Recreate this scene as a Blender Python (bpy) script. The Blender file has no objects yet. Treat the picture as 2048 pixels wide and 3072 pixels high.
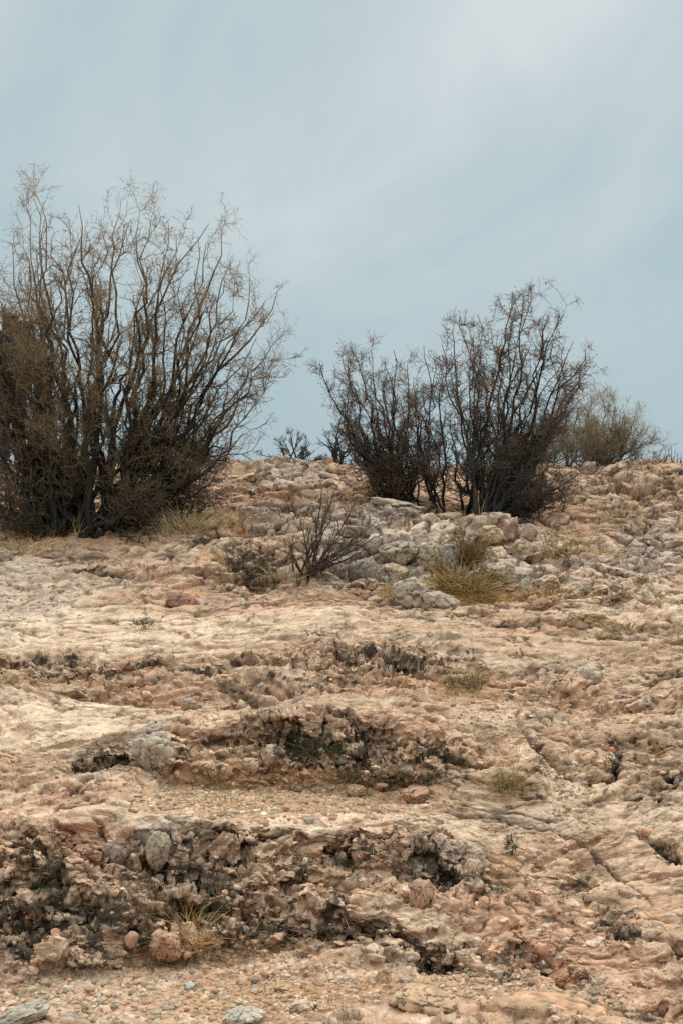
import bpy, bmesh, math, random, time
import numpy as np
from concurrent.futures import ThreadPoolExecutor
from mathutils import Vector, Matrix
T0 = time.time()
rng = np.random.default_rng(7)
random.seed(7)
F = 4266.7                      # focal length in source pixels (50 mm on a 36 mm tall frame)
CX, CY = 1024.0, 1536.0
sc = bpy.context.scene
col = bpy.data.collections.new("place"); sc.collection.children.link(col)

# ------------------------------------------------------------------ helpers
def at(px, py, D):
    """point seen at photo position (px, py) at distance D from the camera"""
    return np.array([(px - CX) / F * D, D, -(py - CY) / F * D])

def tag(o, label=None, cat=None, group=None, kind=None):
    if label: o["label"] = label
    if cat: o["category"] = cat
    if group: o["group"] = group
    if kind: o["kind"] = kind
    return o

def link(name, me, mat=None, parent=None):
    o = bpy.data.objects.new(name, me); col.objects.link(o)
    if mat is not None and me is not None: me.materials.append(mat)
    if parent is not None: o.parent = parent
    return o

def empty(name, loc):
    o = bpy.data.objects.new(name, None); col.objects.link(o)
    o.location = loc; o.empty_display_size = 0.1
    return o

def mesh_np(name, V, Fc, smooth=False):
    """V (n,3), Fc (m,k) with a constant k"""
    V = np.asarray(V, np.float32); Fc = np.asarray(Fc, np.int32)
    me = bpy.data.meshes.new(name)
    k = Fc.shape[1]; m = len(Fc)
    me.vertices.add(len(V)); me.vertices.foreach_set("co", V.ravel())
    me.loops.add(m * k); me.loops.foreach_set("vertex_index", Fc.ravel())
    me.polygons.add(m)
    me.polygons.foreach_set("loop_start", np.arange(0, m * k, k, dtype=np.int32))
    me.polygons.foreach_set("loop_total", np.full(m, k, np.int32))
    me.polygons.foreach_set("use_smooth", np.full(m, smooth, bool))
    me.update(calc_edges=True)
    return me

def col_attr(me, name, C):
    C = np.asarray(C, np.float32)
    if C.shape[1] == 3: C = np.concatenate([C, np.ones((len(C), 1), np.float32)], 1)
    a = me.attributes.new(name, 'FLOAT_COLOR', 'POINT')
    a.data.foreach_set("color", C.ravel())

# ------------------------------------------------------------------ noise
_r = np.random.default_rng(11)
PERM = _r.permutation(256).astype(np.int32); PERM = np.concatenate([PERM, PERM])
G = _r.normal(size=(256, 3)).astype(np.float32); G /= np.linalg.norm(G, axis=1, keepdims=True)
RND = _r.random((256, 3)).astype(np.float32)
POOL = ThreadPoolExecutor(4)

def par(fn, P, *a):
    n = len(P)
    if n < 20000: return fn(P, *a)
    ch = [P[i:i + 60000] for i in range(0, n, 60000)]
    out = list(POOL.map(lambda c: fn(c, *a), ch))
    if isinstance(out[0], tuple):
        return tuple(np.concatenate([o[k] for o in out]) for k in range(len(out[0])))
    return np.concatenate(out)

def _perlin(P):
    P = P.astype(np.float32, copy=False)
    fl = np.floor(P); f = P - fl; i = fl.astype(np.int32) & 255
    u = f * f * f * (f * (f * 6 - 15) + 10)
    x0, y0, z0 = i[:, 0], i[:, 1], i[:, 2]
    res = 0
    for dx in (0, 1):
        ax = PERM[(x0 + dx) & 255]; wx = u[:, 0] if dx else 1 - u[:, 0]
        for dy in (0, 1):
            ay = PERM[(ax + y0 + dy) & 255]; wy = u[:, 1] if dy else 1 - u[:, 1]
            for dz in (0, 1):
                g = G[PERM[(ay + z0 + dz) & 255]]
                wz = u[:, 2] if dz else 1 - u[:, 2]
                d = g[:, 0] * (f[:, 0] - dx) + g[:, 1] * (f[:, 1] - dy) + g[:, 2] * (f[:, 2] - dz)
                res = res + d * (wx * wy * wz)
    return res * 1.6

def perlin(P, freq=1.0, off=0.0):
    if np.isscalar(freq): freq = (freq, freq, freq)
    return par(_perlin, P * np.array(freq, np.float32) + np.float32(off))

def fbm(P, freq, octs=4, gain=0.5, off=0.0, ridged=False):
    s = 0; a = 1.0; tot = 0; fr = np.array([freq] * 3 if np.isscalar(freq) else freq, float)
    for k in range(octs):
        n = perlin(P, fr, off + 17.3 * k)
        if ridged: n = 1 - 2 * np.abs(n)
        s = s + a * n; tot += a; a *= gain; fr = fr * 2.03
    return s / tot

def _vor(P):
    P = P.astype(np.float32, copy=False)
    fl = np.floor(P); f = P - fl; i = fl.astype(np.int32)
    n = len(P); F1 = np.full(n, 9, np.float32); F2 = np.full(n, 9, np.float32); ID = np.zeros(n, np.int32); FV = np.zeros(n, np.float32)
    for dx in (-1, 0, 1):
        ax = PERM[(i[:, 0] + dx) & 255]
        for dy in (-1, 0, 1):
            ay = PERM[(ax + i[:, 1] + dy) & 255]
            for dz in (-1, 0, 1):
                h = PERM[(ay + i[:, 2] + dz) & 255]
                r = RND[h]
                a = r[:, 0] + dx - f[:, 0]; b = r[:, 1] + dy - f[:, 1]; c = r[:, 2] + dz - f[:, 2]
                d = a * a + b * b + c * c
                c1 = d < F1
                F2 = np.where(c1, F1, np.minimum(F2, d)); ID = np.where(c1, h, ID); F1 = np.where(c1, d, F1)
                g = G[h]; FV = np.where(c1, a * g[:, 0] + b * g[:, 1] + c * g[:, 2], FV)
    return np.sqrt(F1), np.sqrt(F2), ID, FV

def vor(P, freq, off=0.0):
    if np.isscalar(freq): freq = (freq, freq, freq)
    return par(_vor, P * np.array(freq, np.float32) + np.float32(off))

def sstep(a, b, x):
    t = np.clip((x - a) / (b - a), 0, 1); return t * t * (3 - 2 * t)

# ------------------------------------------------------------------ the terrain, knots (photo row, distance) per photo column
UC = np.array([-12000, -500, 0, 300, 650, 900, 1200, 1500, 1750, 2048, 2600, 14000], float)
K = [ # rows for each of the columns above , distance(s)
 ([9800]*12,                                                         0.85),
 ([5200]*12,                                                         1.95),
 ([3760]*12,                                                         3.10),
 ([3090]*12,                                                         4.42),
 ([2960,2960,2965,2925,2880,2850,2880,2960,2990,2985,2980,2960],     [4.9,4.9,4.88,4.95,5.05,5.1,5.05,4.85,4.78,4.78,4.8,4.8]),
 ([2700,2700,2700,2740,2790,2745,2740,2760,2790,2780,2760,2700],     [5.1,5.1,5.1,5.05,5.10,5.18,5.22,5.2,5.2,5.2,5.2,5.2]),
 ([2640,2640,2620,2650,2700,2680,2650,2650,2680,2690,2650,2640],     [5.3,5.3,5.3,5.2,5.27,5.36,5.45,5.55,5.5,5.45,5.45,5.45]),
 ([2490,2490,2490,2450,2455,2480,2490,2510,2500,2480,2480,2480],     [5.5,5.5,5.5,5.42,5.45,5.52,5.65,5.9,5.95,5.95,5.9,5.9]),
 ([2370,2370,2370,2345,2372,2378,2400,2420,2400,2350,2350,2350],     [6.3,6.3,6.3,6.38,6.42,6.42,6.35,6.3,6.35,6.5,6.5,6.5]),
 ([2190,2190,2185,2200,2200,2160,2150,2180,2200,2160,2160,2160],     [6.9,6.9,6.85,6.68,6.62,6.60,6.64,6.8,6.9,7.1,7.1,7.1]),
 ([2095,2095,2095,2100,2105,2105,2090,2090,2090,2085,2085,2085],     [7.7,7.7,7.7,7.66,7.6,7.55,7.65,7.7,7.75,7.8,7.8,7.8]),
 ([1975,1975,1985,1990,1960,1900,1905,1930,1940,1950,1950,1950],     [8.3,8.3,8.25,8.25,8.5,8.85,8.9,8.75,8.7,8.65,8.6,8.6]),
 ([1830,1830,1835,1830,1825,1815,1832,1835,1830,1800,1790,1790],     [10.3,10.3,10.3,10.3,10.35,10.4,10.3,10.3,10.3,10.5,10.5,10.5]),
 ([1715,1715,1700,1660,1640,1740,1750,1760,1770,1740,1740,1740],     [11.3,11.3,11.4,11.4,11.4,10.85,10.75,10.75,10.75,11.0,11.0,11.0]),
 ([1640,1640,1630,1600,1585,1610,1585,1600,1625,1650,1650,1650],     [11.9,11.9,11.95,11.95,11.95,11.75,11.6,11.6,11.7,11.8,11.8,11.8]),
 ([1600,1600,1600,1582,1560,1555,1520,1575,1590,1600,1600,1600],     [12.5,12.5,12.5,12.35,12.4,12.5,12.5,12.6,12.6,12.6,12.6,12.6]),
 ([1520,1520,1530,1525,1475,1460,1470,1490,1475,1475,1475,1475],     [14.0,14.0,14.0,13.8,14.0,14.2,14.2,13.9,14.0,14.2,14.0,14.0]),
 ([1433,1433,1433,1428,1413,1408,1423,1423,1410,1410,1410,1410],     [15.8,15.8,15.8,15.6,15.6,15.7,15.8,15.8,15.7,15.7,15.7,15.7]),
 ([1415,1415,1415,1410,1400,1390,1412,1412,1394,1394,1396,1400],     [17.0]*12),
 ([1425,1425,1425,1420,1420,1420,1425,1425,1420,1420,1420,1420],     [19.0]*12),
 ([1700,1700,1700,1700,1700,1700,1700,1700,1700,1700,1700,1700],     [30.0]*12),
 ([1760]*12,                                                         [55.0]*12),
]
NK = len(K)
KP = np.array([np.array(k[0], float) for k in K])
KD = np.array([np.full(12, k[1]) if np.isscalar(k[1]) else np.array(k[1], float) for k in K])

# columns: dense inside the frame, coarser outside
SU = 2.1
inner = np.arange(-70, 2120, SU)
def grow(start, sign, lim):
    out = []; s = SU; x = start
    while abs(x - start) < lim: s *= 1.045; x += sign * s; out.append(x)
    return np.array(out)
u = np.concatenate([grow(inner[0], -1, 11000)[::-1], inner, grow(inner[-1], 1, 11000)])
# rows per knot interval
rowsk = [8, 30, 120, 130, 170, 110, 170, 160, 180, 150, 170, 240, 150, 110, 90, 150, 160, 100, 50, 20, 8]
t = np.concatenate([np.linspace(k, k + 1, r, endpoint=False) for k, r in enumerate(rowsk)] + [[NK - 1.0]])
NU, NT = len(u), len(t)

def smooth_interp(xq, xs, ys):
    """piecewise linear then a light smoothing: monotone and free of overshoot"""
    i = np.clip(np.searchsorted(xs, xq) - 1, 0, len(xs) - 2)
    w = (xq - xs[i]) / (xs[i + 1] - xs[i]); ws = 0.6 * w + 0.4 * w * w * (3 - 2 * w)
    return i, ws
iu, wu = smooth_interp(u, UC, None)
CP = KP[:, iu] * (1 - wu) + KP[:, iu + 1] * wu        # NK x NU
CD = KD[:, iu] * (1 - wu) + KD[:, iu + 1] * wu
it = np.clip(np.floor(t).astype(int), 0, NK - 2); wt = t - it
# wobble the knot parameter so that ledges are not straight
PX = np.repeat(u[None, :], NT, 0)
tt = np.repeat(t[:, None], NU, 1)
wob = np.stack([PX.ravel() / 300, tt.ravel() * 0.9, np.zeros(NU * NT)], 1)
wb = fbm(wob, 1.0, 4).reshape(NT, NU)
env = sstep(3.5, 4.5, tt) * (1 - sstep(17, 18, tt))
tw = np.clip(tt + wb * 0.55 * env, 0, NK - 1.0001)
itw = np.floor(tw).astype(int); ww = tw - itw
ci = np.repeat(np.arange(NU)[None, :], NT, 0)
def rowval(M): return M[itw, ci] * (1 - ww) + M[itw + 1, ci] * ww
PY, DD = rowval(CP), rowval(CD)
# keep the picture coordinates for the region masks
X = (PX - CX) / F * DD; Z = -(PY - CY) / F * DD
P = np.stack([X.ravel(), DD.ravel(), Z.ravel()], 1).astype(np.float32)
px, py = PX.ravel(), PY.ravel()
print("base", NU, NT, NU * NT, round(time.time() - T0, 1))

def grid_normals(V):
    V = V.reshape(NT, NU, 3)
    a = np.gradient(V, axis=1); b = np.gradient(V, axis=0)
    n = np.cross(a, b).reshape(-1, 3); n /= np.linalg.norm(n, axis=1, keepdims=True) + 1e-9
    n[n[:, 2] < 0] *= -1
    return n
def smooth_rows(A, k):
    A = A.reshape(NT, NU, -1)
    for ax in (0, 1):
        c = np.cumsum(np.concatenate([np.repeat(A.take([0], ax), k + 1, ax), A, np.repeat(A.take([-1], ax), k, ax)], ax), ax)
        n = A.shape[ax]
        A = (c.take(range(2 * k + 1, 2 * k + 1 + n), ax) - c.take(range(0, n), ax)) / (2 * k + 1)
    return A
N = smooth_rows(grid_normals(P), 7).reshape(-1, 3)
N[:, 1] -= 0.12; N /= np.linalg.norm(N, axis=1, keepdims=True)

# region masks: soft ellipses on the ground, their edges warped by noise
wq = np.stack([px / 90, py / 60, np.zeros_like(px)], 1)
WX = fbm(wq, 1.0, 4, off=3) * 70; WY = fbm(wq, 1.0, 4, off=51) * 40
def region(lst, soft=0.35):
    m = np.zeros(len(px), np.float32)
    for e in lst:
        cx, cy, rx, ry = e[:4]; a = math.radians(e[4]) if len(e) > 4 else 0; s = e[5] if len(e) > 5 else 1
        near = np.abs(py - cy) < (ry + rx * abs(math.sin(a))) * 1.6 + 60
        idx = np.nonzero(near)[0]
        dx = px[idx] + WX[idx] - cx; dy = py[idx] + WY[idx] - cy
        ca, sa = math.cos(a), math.sin(a)
        q = np.sqrt(((dx * ca + dy * sa) / rx) ** 2 + ((-dx * sa + dy * ca) / ry) ** 2)
        m[idx] = np.maximum(m[idx], s * (1 - sstep(1 - soft, 1 + soft, q)))
    return m

R_dark = region([  # blackish lichen and soil, plus undercut shade painted in, on the broken faces
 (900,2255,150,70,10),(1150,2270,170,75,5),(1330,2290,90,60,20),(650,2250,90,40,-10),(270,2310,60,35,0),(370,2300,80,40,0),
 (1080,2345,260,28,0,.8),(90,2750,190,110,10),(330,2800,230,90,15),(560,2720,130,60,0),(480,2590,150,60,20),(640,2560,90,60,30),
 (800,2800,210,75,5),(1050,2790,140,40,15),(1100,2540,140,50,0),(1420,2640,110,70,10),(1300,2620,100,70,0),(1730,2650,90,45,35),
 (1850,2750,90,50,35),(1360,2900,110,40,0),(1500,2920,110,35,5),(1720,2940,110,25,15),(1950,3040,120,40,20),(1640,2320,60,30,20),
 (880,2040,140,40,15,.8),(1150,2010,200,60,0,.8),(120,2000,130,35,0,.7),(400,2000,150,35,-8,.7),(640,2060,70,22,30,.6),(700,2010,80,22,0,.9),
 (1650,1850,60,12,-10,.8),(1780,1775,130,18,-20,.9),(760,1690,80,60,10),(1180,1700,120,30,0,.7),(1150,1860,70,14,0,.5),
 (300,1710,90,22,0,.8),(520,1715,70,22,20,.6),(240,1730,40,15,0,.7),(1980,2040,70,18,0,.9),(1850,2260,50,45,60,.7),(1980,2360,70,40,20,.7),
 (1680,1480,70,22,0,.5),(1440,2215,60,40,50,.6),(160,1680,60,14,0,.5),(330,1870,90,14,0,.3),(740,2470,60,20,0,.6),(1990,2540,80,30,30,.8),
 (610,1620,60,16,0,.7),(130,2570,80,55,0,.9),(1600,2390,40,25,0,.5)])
R_knob = region([(880,2250,230,100),(1150,2260,240,100),(400,2290,200,60),(300,2720,420,200),(800,2700,340,170),(1250,2620,260,150),
 (1700,2680,240,120,30,.7),(1400,2920,300,60,0,.8),(1150,2010,330,90,0,.8),(250,2020,300,60,0,.7),(1700,1700,380,110,0,.25),(1500,2010,260,60,0,.5)])
R_block = region([(1200,1660,230,110),(1550,1680,240,110),(900,1580,240,60),(1850,1650,250,70,0,.8),(860,1470,330,60,0,.7),(1800,1480,330,90,0,.7),
 (1900,1850,200,90,0,.5),(900,1420,300,40,0,.5),(300,2560,200,70,0,.6),(880,1720,60,60)])
R_smooth = region([(500,1860,700,60),(1350,1880,300,35,0,.8),(500,1930,500,50,0),(1600,1930,280,60,-5),(200,2200,330,60,-10),(1400,2200,420,70,10,.8),
 (800,2470,700,28),(1500,2520,330,120,35,.9),(1850,2580,260,160,40),(1450,2790,420,60,10,.8),(250,2440,280,40),(1250,1615,130,28,5),(300,1660,300,40,-8,.8),
 (1500,2150,260,36,5,.8),(600,2140,300,30)])
R_gravel = region([(60,1790,170,75,0,.45),(820,2410,470,52,0),(1050,2990,900,75,-3),(250,2990,420,75),(1450,2150,160,40,20,.6),(1700,2380,120,60,60,.8),
 (120,2080,160,25,0,.8),(620,2160,60,50,40,.7),(700,2890,300,40,0),(1900,2150,200,30,0,.5),(1650,2820,150,30,0,.3)])
R_dirt = region([(850,2390,420,55,0),(900,2350,300,22),(1000,3000,420,55),(560,2900,250,35,0,.7),(1150,2060,200,25,0,.7),(1430,1790,170,25,0,.8),
 (250,1620,300,22,0,.8),(1750,1600,130,14,0,.8),(1500,2600,60,60,0,.6),(60,2060,160,30,0,.6),(1430,2080,120,18,0,.7),(640,1560,120,18,0,.7),
 (1100,1470,80,20,0,.5),(1750,1560,100,20,40,.5)])
R_grey = region([(1200,1640,260,110,0,.9),(1500,1680,250,100,0,.6),(1850,1660,260,80,0,.6),(900,1450,160,30,0,.6),(830,1580,180,30,0,.6),(455,2240,70,55,0,.7),
 (480,2510,70,60,40,.7),(1350,2550,120,50,0,.4),(60,1790,180,80,0,.6),(1250,1780,70,50)])
R_pink = region([(650,1500,280,50,0,.8),(430,1700,160,40),(1550,1510,200,60,0,.7),(260,2550,170,70),(540,1790,60,35,0,1),(1650,2840,330,110,20,.9),(1500,2740,260,40,10,.8),
 (1800,2990,330,70,0,.7),(90,2440,150,35,-20,.6),(1150,2560,150,60,0,.5),(430,2060,300,40,0,.4),(1250,2050,350,60,0,.5),(700,1830,320,25,0,.6),(1850,2920,200,80,0,.9)])
R_pale = region([(300,1890,500,60,0,.9),(850,1870,300,40,0,.6),(150,2200,350,60,-8,.9),(950,2465,480,25,0,1),(1260,1615,120,25,5,1),(150,1750,250,60,0,.7),
 (350,2440,250,25,0,.6),(1900,2430,200,50,20,.5),(900,1640,300,25,0,.2),(1900,1820,200,60,0,.6),(200,1930,240,40,0,.7),(1750,2380,200,20,30,.5),(480,1690,200,25,0,.7),(1050,2770,220,20,8,.8)])
R_orange = region([(760,1615,45,7,0,1),(620,1690,60,8,0,.8),(1700,2730,28,9,10,1),(1100,1920,30,8,0,.5),(700,1770,40,8,0,.5),(590,1770,40,10,0,.6)])

# named crevices and slab edges, traced on the ground
CREV = [([(1545,2150),(1600,2240),(1660,2300),(1735,2350)],11,.07),([(1790,2190),(1860,2260),(1840,2330),(1735,2350)],14,.06),([(1700,2640),(1790,2720),(1925,2800),(2060,2830)],13,.07),
 ([(1850,2460),(1990,2530),(2060,2570)],10,.07),([(1550,2875),(1640,2905),(1725,2950)],10,.08),([(1870,3000),(1960,3030),(2060,3075)],14,.08),
 ([(1000,2760),(1142,2788),(1213,2832),(1300,2890),(1400,2925)],13,.08),([(590,2492),(680,2496),(745,2530)],10,.07),([(655,2735),(795,2770),(900,2822),(1024,2800)],14,.08),
 ([(1040,2512),(1194,2520),(1305,2500)],11,.08),([(1935,2205),(2060,2212)],9,.07),([(1945,2325),(2060,2345)],9,.06),([(1940,2062),(1990,2048),(2060,2050)],9,.07),
 ([(90,1690),(222,1683),(300,1674),(360,1690)],7,.07),([(190,1718),(313,1728),(410,1738)],7,.07),([(555,1661),(607,1630),(660,1622)],7,.06),([(-10,1978),(150,1985),(366,1984),(480,1972)],9,.07),
 ([(620,1962),(700,1990),(790,2016)],8,.06),([(440,1820),(520,1826),(595,1806)],6,.05),([(1780,1796),(1912,1782),(1965,1752)],7,.08),([(1000,1975),(1130,1985),(1280,2003)],8,.06),
 ([(1010,2053),(1120,2062),(1250,2082)],8,.05),([(1860,1620),(1971,1644),(2060,1642)],6,.05),([(640,2072),(740,2080),(860,2098)],7,.05),([(230,2302),(300,2318),(380,2316)],9,.07),
 ([(210,2385),(313,2432),(400,2425),(530,2412)],9,.05),([(560,1480),(660,1462),(760,1440),(870,1424)],5,.05),([(680,1502),(800,1488),(910,1468)],5,.05),([(1120,1560),(1200,1576),(1300,1580),(1400,1600)],6,.07),
 ([(1090,1690),(1180,1684),(1290,1690),(1380,1712)],6,.09),([(1500,1640),(1590,1690),(1620,1720)],6,.06),([(1250,1850),(1400,1865),(1560,1862),(1700,1880)],6,.04),([(100,2120),(260,2130),(420,2118)],8,.03),
 ([(280,2460),(330,2540),(345,2620),(300,2700)],9,.06),([(620,2560),(600,2640),(570,2700)],10,.05),([(1350,2590),(1400,2660),(1480,2700)],11,.06),([(1230,2240),(1330,2290),(1420,2310),(1500,2330)],9,.05),
 ([(1480,1520),(1600,1500),(1720,1440)],5,.04),([(1700,1560),(1830,1520),(2000,1480)],5,.05),([(1790,1450),(1900,1440),(2050,1420)],5,.04),([(1500,2450),(1640,2470),(1800,2560),(1960,2700)],7,.03),
 ([(1130,2860),(1250,2880),(1360,2930)],9,.06),([(0,2660),(120,2680),(230,2740),(330,2760)],11,.06),([(0,2850),(120,2850),(240,2890)],11,.06)]
R_crev = np.zeros(len(px), np.float32); C_dep = np.zeros(len(px), np.float32)
for pl, wd, dep in CREV:
    pl = np.array(pl, float); idx = np.nonzero((py > pl[:, 1].min() - 90) & (py < pl[:, 1].max() + 90) & (px > pl[:, 0].min() - 110) & (px < pl[:, 0].max() + 110))[0]
    qx = px[idx] + WX[idx] * .35; qy = py[idx] + WY[idx] * .45; best = np.full(len(idx), 1e9); along = np.zeros(len(idx)); nseg = len(pl) - 1
    for k_ in range(nseg):
        a_, b_ = pl[k_], pl[k_ + 1]; ab = b_ - a_; t_ = np.clip(((qx - a_[0]) * ab[0] + (qy - a_[1]) * ab[1]) / (ab @ ab), 0, 1)
        dd2 = np.hypot(qx - a_[0] - t_ * ab[0], (qy - a_[1] - t_ * ab[1]) * 1.15); c_ = dd2 < best
        best = np.where(c_, dd2, best); along = np.where(c_, (k_ + t_) / nseg, along)
    tap = np.sin(np.pi * np.clip(along * .9 + .05, 0, 1)) ** .6
    g_ = np.exp(-(best / (wd * (0.35 + 0.75 * tap))) ** 2) * tap
    R_crev[idx] = np.maximum(R_crev[idx], g_); C_dep[idx] = np.maximum(C_dep[idx], g_ * dep)
print("regions", round(time.time() - T0, 1))
far = sstep(9.5, 12.5, P[:, 1]) ; vfar = 1.0 + 0.6 * far
out = sstep(16.5, 19, P[:, 1])
REG = ["R_crev", "R_dark", "R_knob", "R_block", "R_smooth", "R_gravel", "R_dirt", "R_grey", "R_pink", "R_pale", "R_orange", "px", "py"]
BLK = [int(x) for x in np.unique(np.round(np.concatenate([np.linspace(0, NT - 1, NT // 30)])))]
def respace(V, wy=0.28):
    """slide the rows along each column so that steep steps get rows of their own; masks travel with them"""
    global px, py
    A = V.reshape(NT, NU, 3); dv_ = np.diff(A, axis=0)
    m = np.abs(dv_[..., 2]) + wy * np.abs(dv_[..., 1]) + 0.6 * np.abs(dv_[..., 0]) + 1e-5
    # neighbours share most of the spacing so that the mesh does not shear
    k = 1; mp_ = np.concatenate([m[:, :1]] * k + [m] + [m[:, -1:]] * k, 1); m = (mp_[:, :-2] + 2 * mp_[:, 1:-1] + mp_[:, 2:]) / 4
    src = np.zeros((NT, NU), np.float32)
    for a_, b_ in zip(BLK[:-1], BLK[1:]):
        c = np.concatenate([np.zeros((1, NU)), np.cumsum(m[a_:b_], 0)], 0); c /= c[-1:]
        n_ = b_ - a_; c = 0.85 * c + 0.15 * (np.arange(n_ + 1) / n_)[:, None]
        tq = np.arange(n_) / n_
        # for each target find the source interval (vectorised over the columns)
        idx = np.zeros((n_, NU), np.int32)
        for q_ in range(n_): idx[q_] = (c[:-1] <= tq[q_] + 1e-9).sum(0) - 1
        cc_ = np.arange(NU)[None, :]
        lo, hi = c[idx, cc_], c[idx + 1, cc_]
        src[a_:b_] = a_ + idx + (tq[:, None] - lo) / np.maximum(hi - lo, 1e-9)
    src[-1] = NT - 1
    i0 = np.clip(src.astype(np.int32), 0, NT - 2); f = np.clip(src - i0, 0, 1); cc_ = np.arange(NU)[None, :]
    out_ = A[i0, cc_] * (1 - f)[..., None] + A[i0 + 1, cc_] * f[..., None]
    for nm in REG:
        M = globals()[nm].reshape(NT, NU); globals()[nm] = (M[i0, cc_] * (1 - f) + M[i0 + 1, cc_] * f).ravel()
    return out_.reshape(-1, 3).astype(np.float32)

DIPM = np.array([[0.97, 0.05, -0.22], [0, 1, 0], [0.26, 0.1, 0.97]], np.float32)
def warps(P):
    return [np.stack([perlin(P, f_, 5), perlin(P, f_, 25), perlin(P, f_, 45)], 1).astype(np.float32) for f_ in (1.3, 6, 22)]
def masks(P):
    far = sstep(9.5, 12.5, P[:, 1]); flat = np.clip(R_gravel * 0.9 + R_dirt * 0.7, 0, 1)
    fade = (1 - 0.85 * sstep(16.5, 19, P[:, 1])) * (0.25 + 0.75 * sstep(2.2, 3.2, P[:, 1]))
    return far, flat, 1 - 0.85 * flat, 1 - 0.8 * R_smooth, fade

# --- stage one: the big shapes
STAGE1 = True
warp, warp2, warp3 = warps(P)
PW = P + 0.16 * warp; PW2 = P + 0.10 * warp + 0.03 * warp2
dip = (P + 0.12 * warp + 0.02 * warp2 + 0.006 * warp3) @ DIPM
far, flat, rock, sm, fade = masks(P); vfar = 1 + 0.25 * far
d = fbm(PW, (0.9, 1.1, 1.6), 3) * 0.085 * (1 - 0.5 * flat) * vfar
d += fbm(dip, (0.7, 3.0, 4.2), 4, 0.45, off=9, ridged=True) * 0.030 * rock * (0.4 + 0.6 * sm) * vfar
f1, f2, idv, fv = vor(dip, (1.7, 3.2, 4.4), 4)
crk = 1 - sstep(0.0, 0.05 + 0.06 * R_block, f2 - f1)
ma = np.clip(0.22 + 0.75 * R_block + 0.3 * R_knob + 0.15 * far, 0, 1) * rock
hh = fbm(dip, (0.55, 1.7, 2.3), 3, 0.42, off=19) * 6.5
fq = np.floor(hh); ter = (fq + sstep(0.55, 1.0, hh - fq)) / 6.5
d += ter * 0.165 * (1 - 0.9 * flat) * (0.55 + 0.45 * sm)
cv1 = 1 - 2 * np.abs(fbm(dip, (1.1, 3.4, 4.6), 3, 0.45, off=39)); cv1 = sstep(0.80, 0.97, cv1)
d -= cv1 * 0.035 * rock
d -= C_dep
e1 = sstep(0.0, 0.16, f2 - f1)
d += ma * (e1 * (0.06 * (RND[idv, 1] - 0.5) + 0.12 * fv * (0.4 + 0.6 * sm)) - 0.055 * crk * (0.2 + 0.8 * R_block)) * vfar
pn = fbm(PW2 + 0.012 * warp3, (3.2, 6.5, 9), 3, 0.5, off=61)
pth = 0.33 - 0.27 * R_dark - 0.14 * R_knob
pit = sstep(pth, pth + 0.13, pn) * (1 - 0.8 * R_smooth) * (1 - 0.85 * flat)
d -= pit * 0.055 * (1 + 0.7 * R_dark) * (1 + 0.3 * far)
P = (P + N * (d * fade)[:, None]).astype(np.float32)
P = respace(P)
N = smooth_rows(grid_normals(P), 6).reshape(-1, 3); N /= np.linalg.norm(N, axis=1, keepdims=True)
print("stage 1", round(time.time() - T0, 1))

# --- stage two: broken facets, knobs and hollows
warp, warp2, warp3 = warps(P)
PW2 = P + 0.10 * warp + 0.03 * warp2
far, flat, rock, sm, fade = masks(P); FS = (1 / (1 + 0.45 * far))[:, None]
dip = (P + 0.08 * warp + 0.02 * warp2 + 0.006 * warp3) @ DIPM * FS; vfar = 1 + 0.25 * far
f1b, f2b, idb, fvb = vor(dip, (5.0, 7.5, 10), 14)
crkb = 1 - sstep(0.0, 0.10, f2b - f1b)
bfld = sstep(-0.2, 0.3, fbm(P, 1.9, 3, off=81))
mb = np.clip(0.12 + R_block * 0.75 + 0.6 * R_knob + 0.5 * bfld * sm, 0, 1) * rock * (0.2 + 0.8 * sm)
e2_ = sstep(0.0, 0.16, f2b - f1b)
d = mb * (e2_ * (0.046 * (RND[idb, 0] - 0.4) + 0.075 * fvb * (1 - 0.3 * R_block)) - 0.026 * crkb * (0.3 + .7 * np.maximum(R_block, far))) * vfar
f1k, f2k, idk, fvk = vor(P + 0.05 * warp + 0.02 * warp2 + 0.008 * warp3, (13, 16, 18), 8)
kn = np.clip(1 - f1k * 1.25, 0, 1)
kfld = sstep(-0.25, 0.25, fbm(P, 3.5, 3, off=91))
km = np.clip(R_knob * (0.4 + 0.6 * kfld), 0, 1) * rock
e3_ = sstep(0.0, 0.2, f2k - f1k)
d += km * 0.85 * (0.030 * kn + e3_ * (0.034 * (RND[idk, 0] - 0.5) + .028 * fvk) - 0.010)
d += fbm(PW2, (2.6, 5.0, 7.0), 3, 0.45, off=2, ridged=True) * 0.018 * rock * (0.4 + 0.6 * sm) * (1 + 0.7 * R_knob)
pn2 = fbm(PW2 + 0.008 * warp3, (10, 17, 20), 3, 0.55, off=161)
pit2 = sstep(0.26 - 0.22 * R_dark - .08 * R_knob, 0.42, pn2) * (1 - 0.6 * R_smooth) * (1 - 0.85 * flat)
d -= pit2 * 0.028 * (1 - 0.65 * sstep(7.0, 9.5, P[:, 1]))
P = (P + N * (d * fade)[:, None]).astype(np.float32)
P = respace(P)
N = smooth_rows(grid_normals(P), 6).reshape(-1, 3); N /= np.linalg.norm(N, axis=1, keepdims=True)
print("stage 2", round(time.time() - T0, 1))

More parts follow.
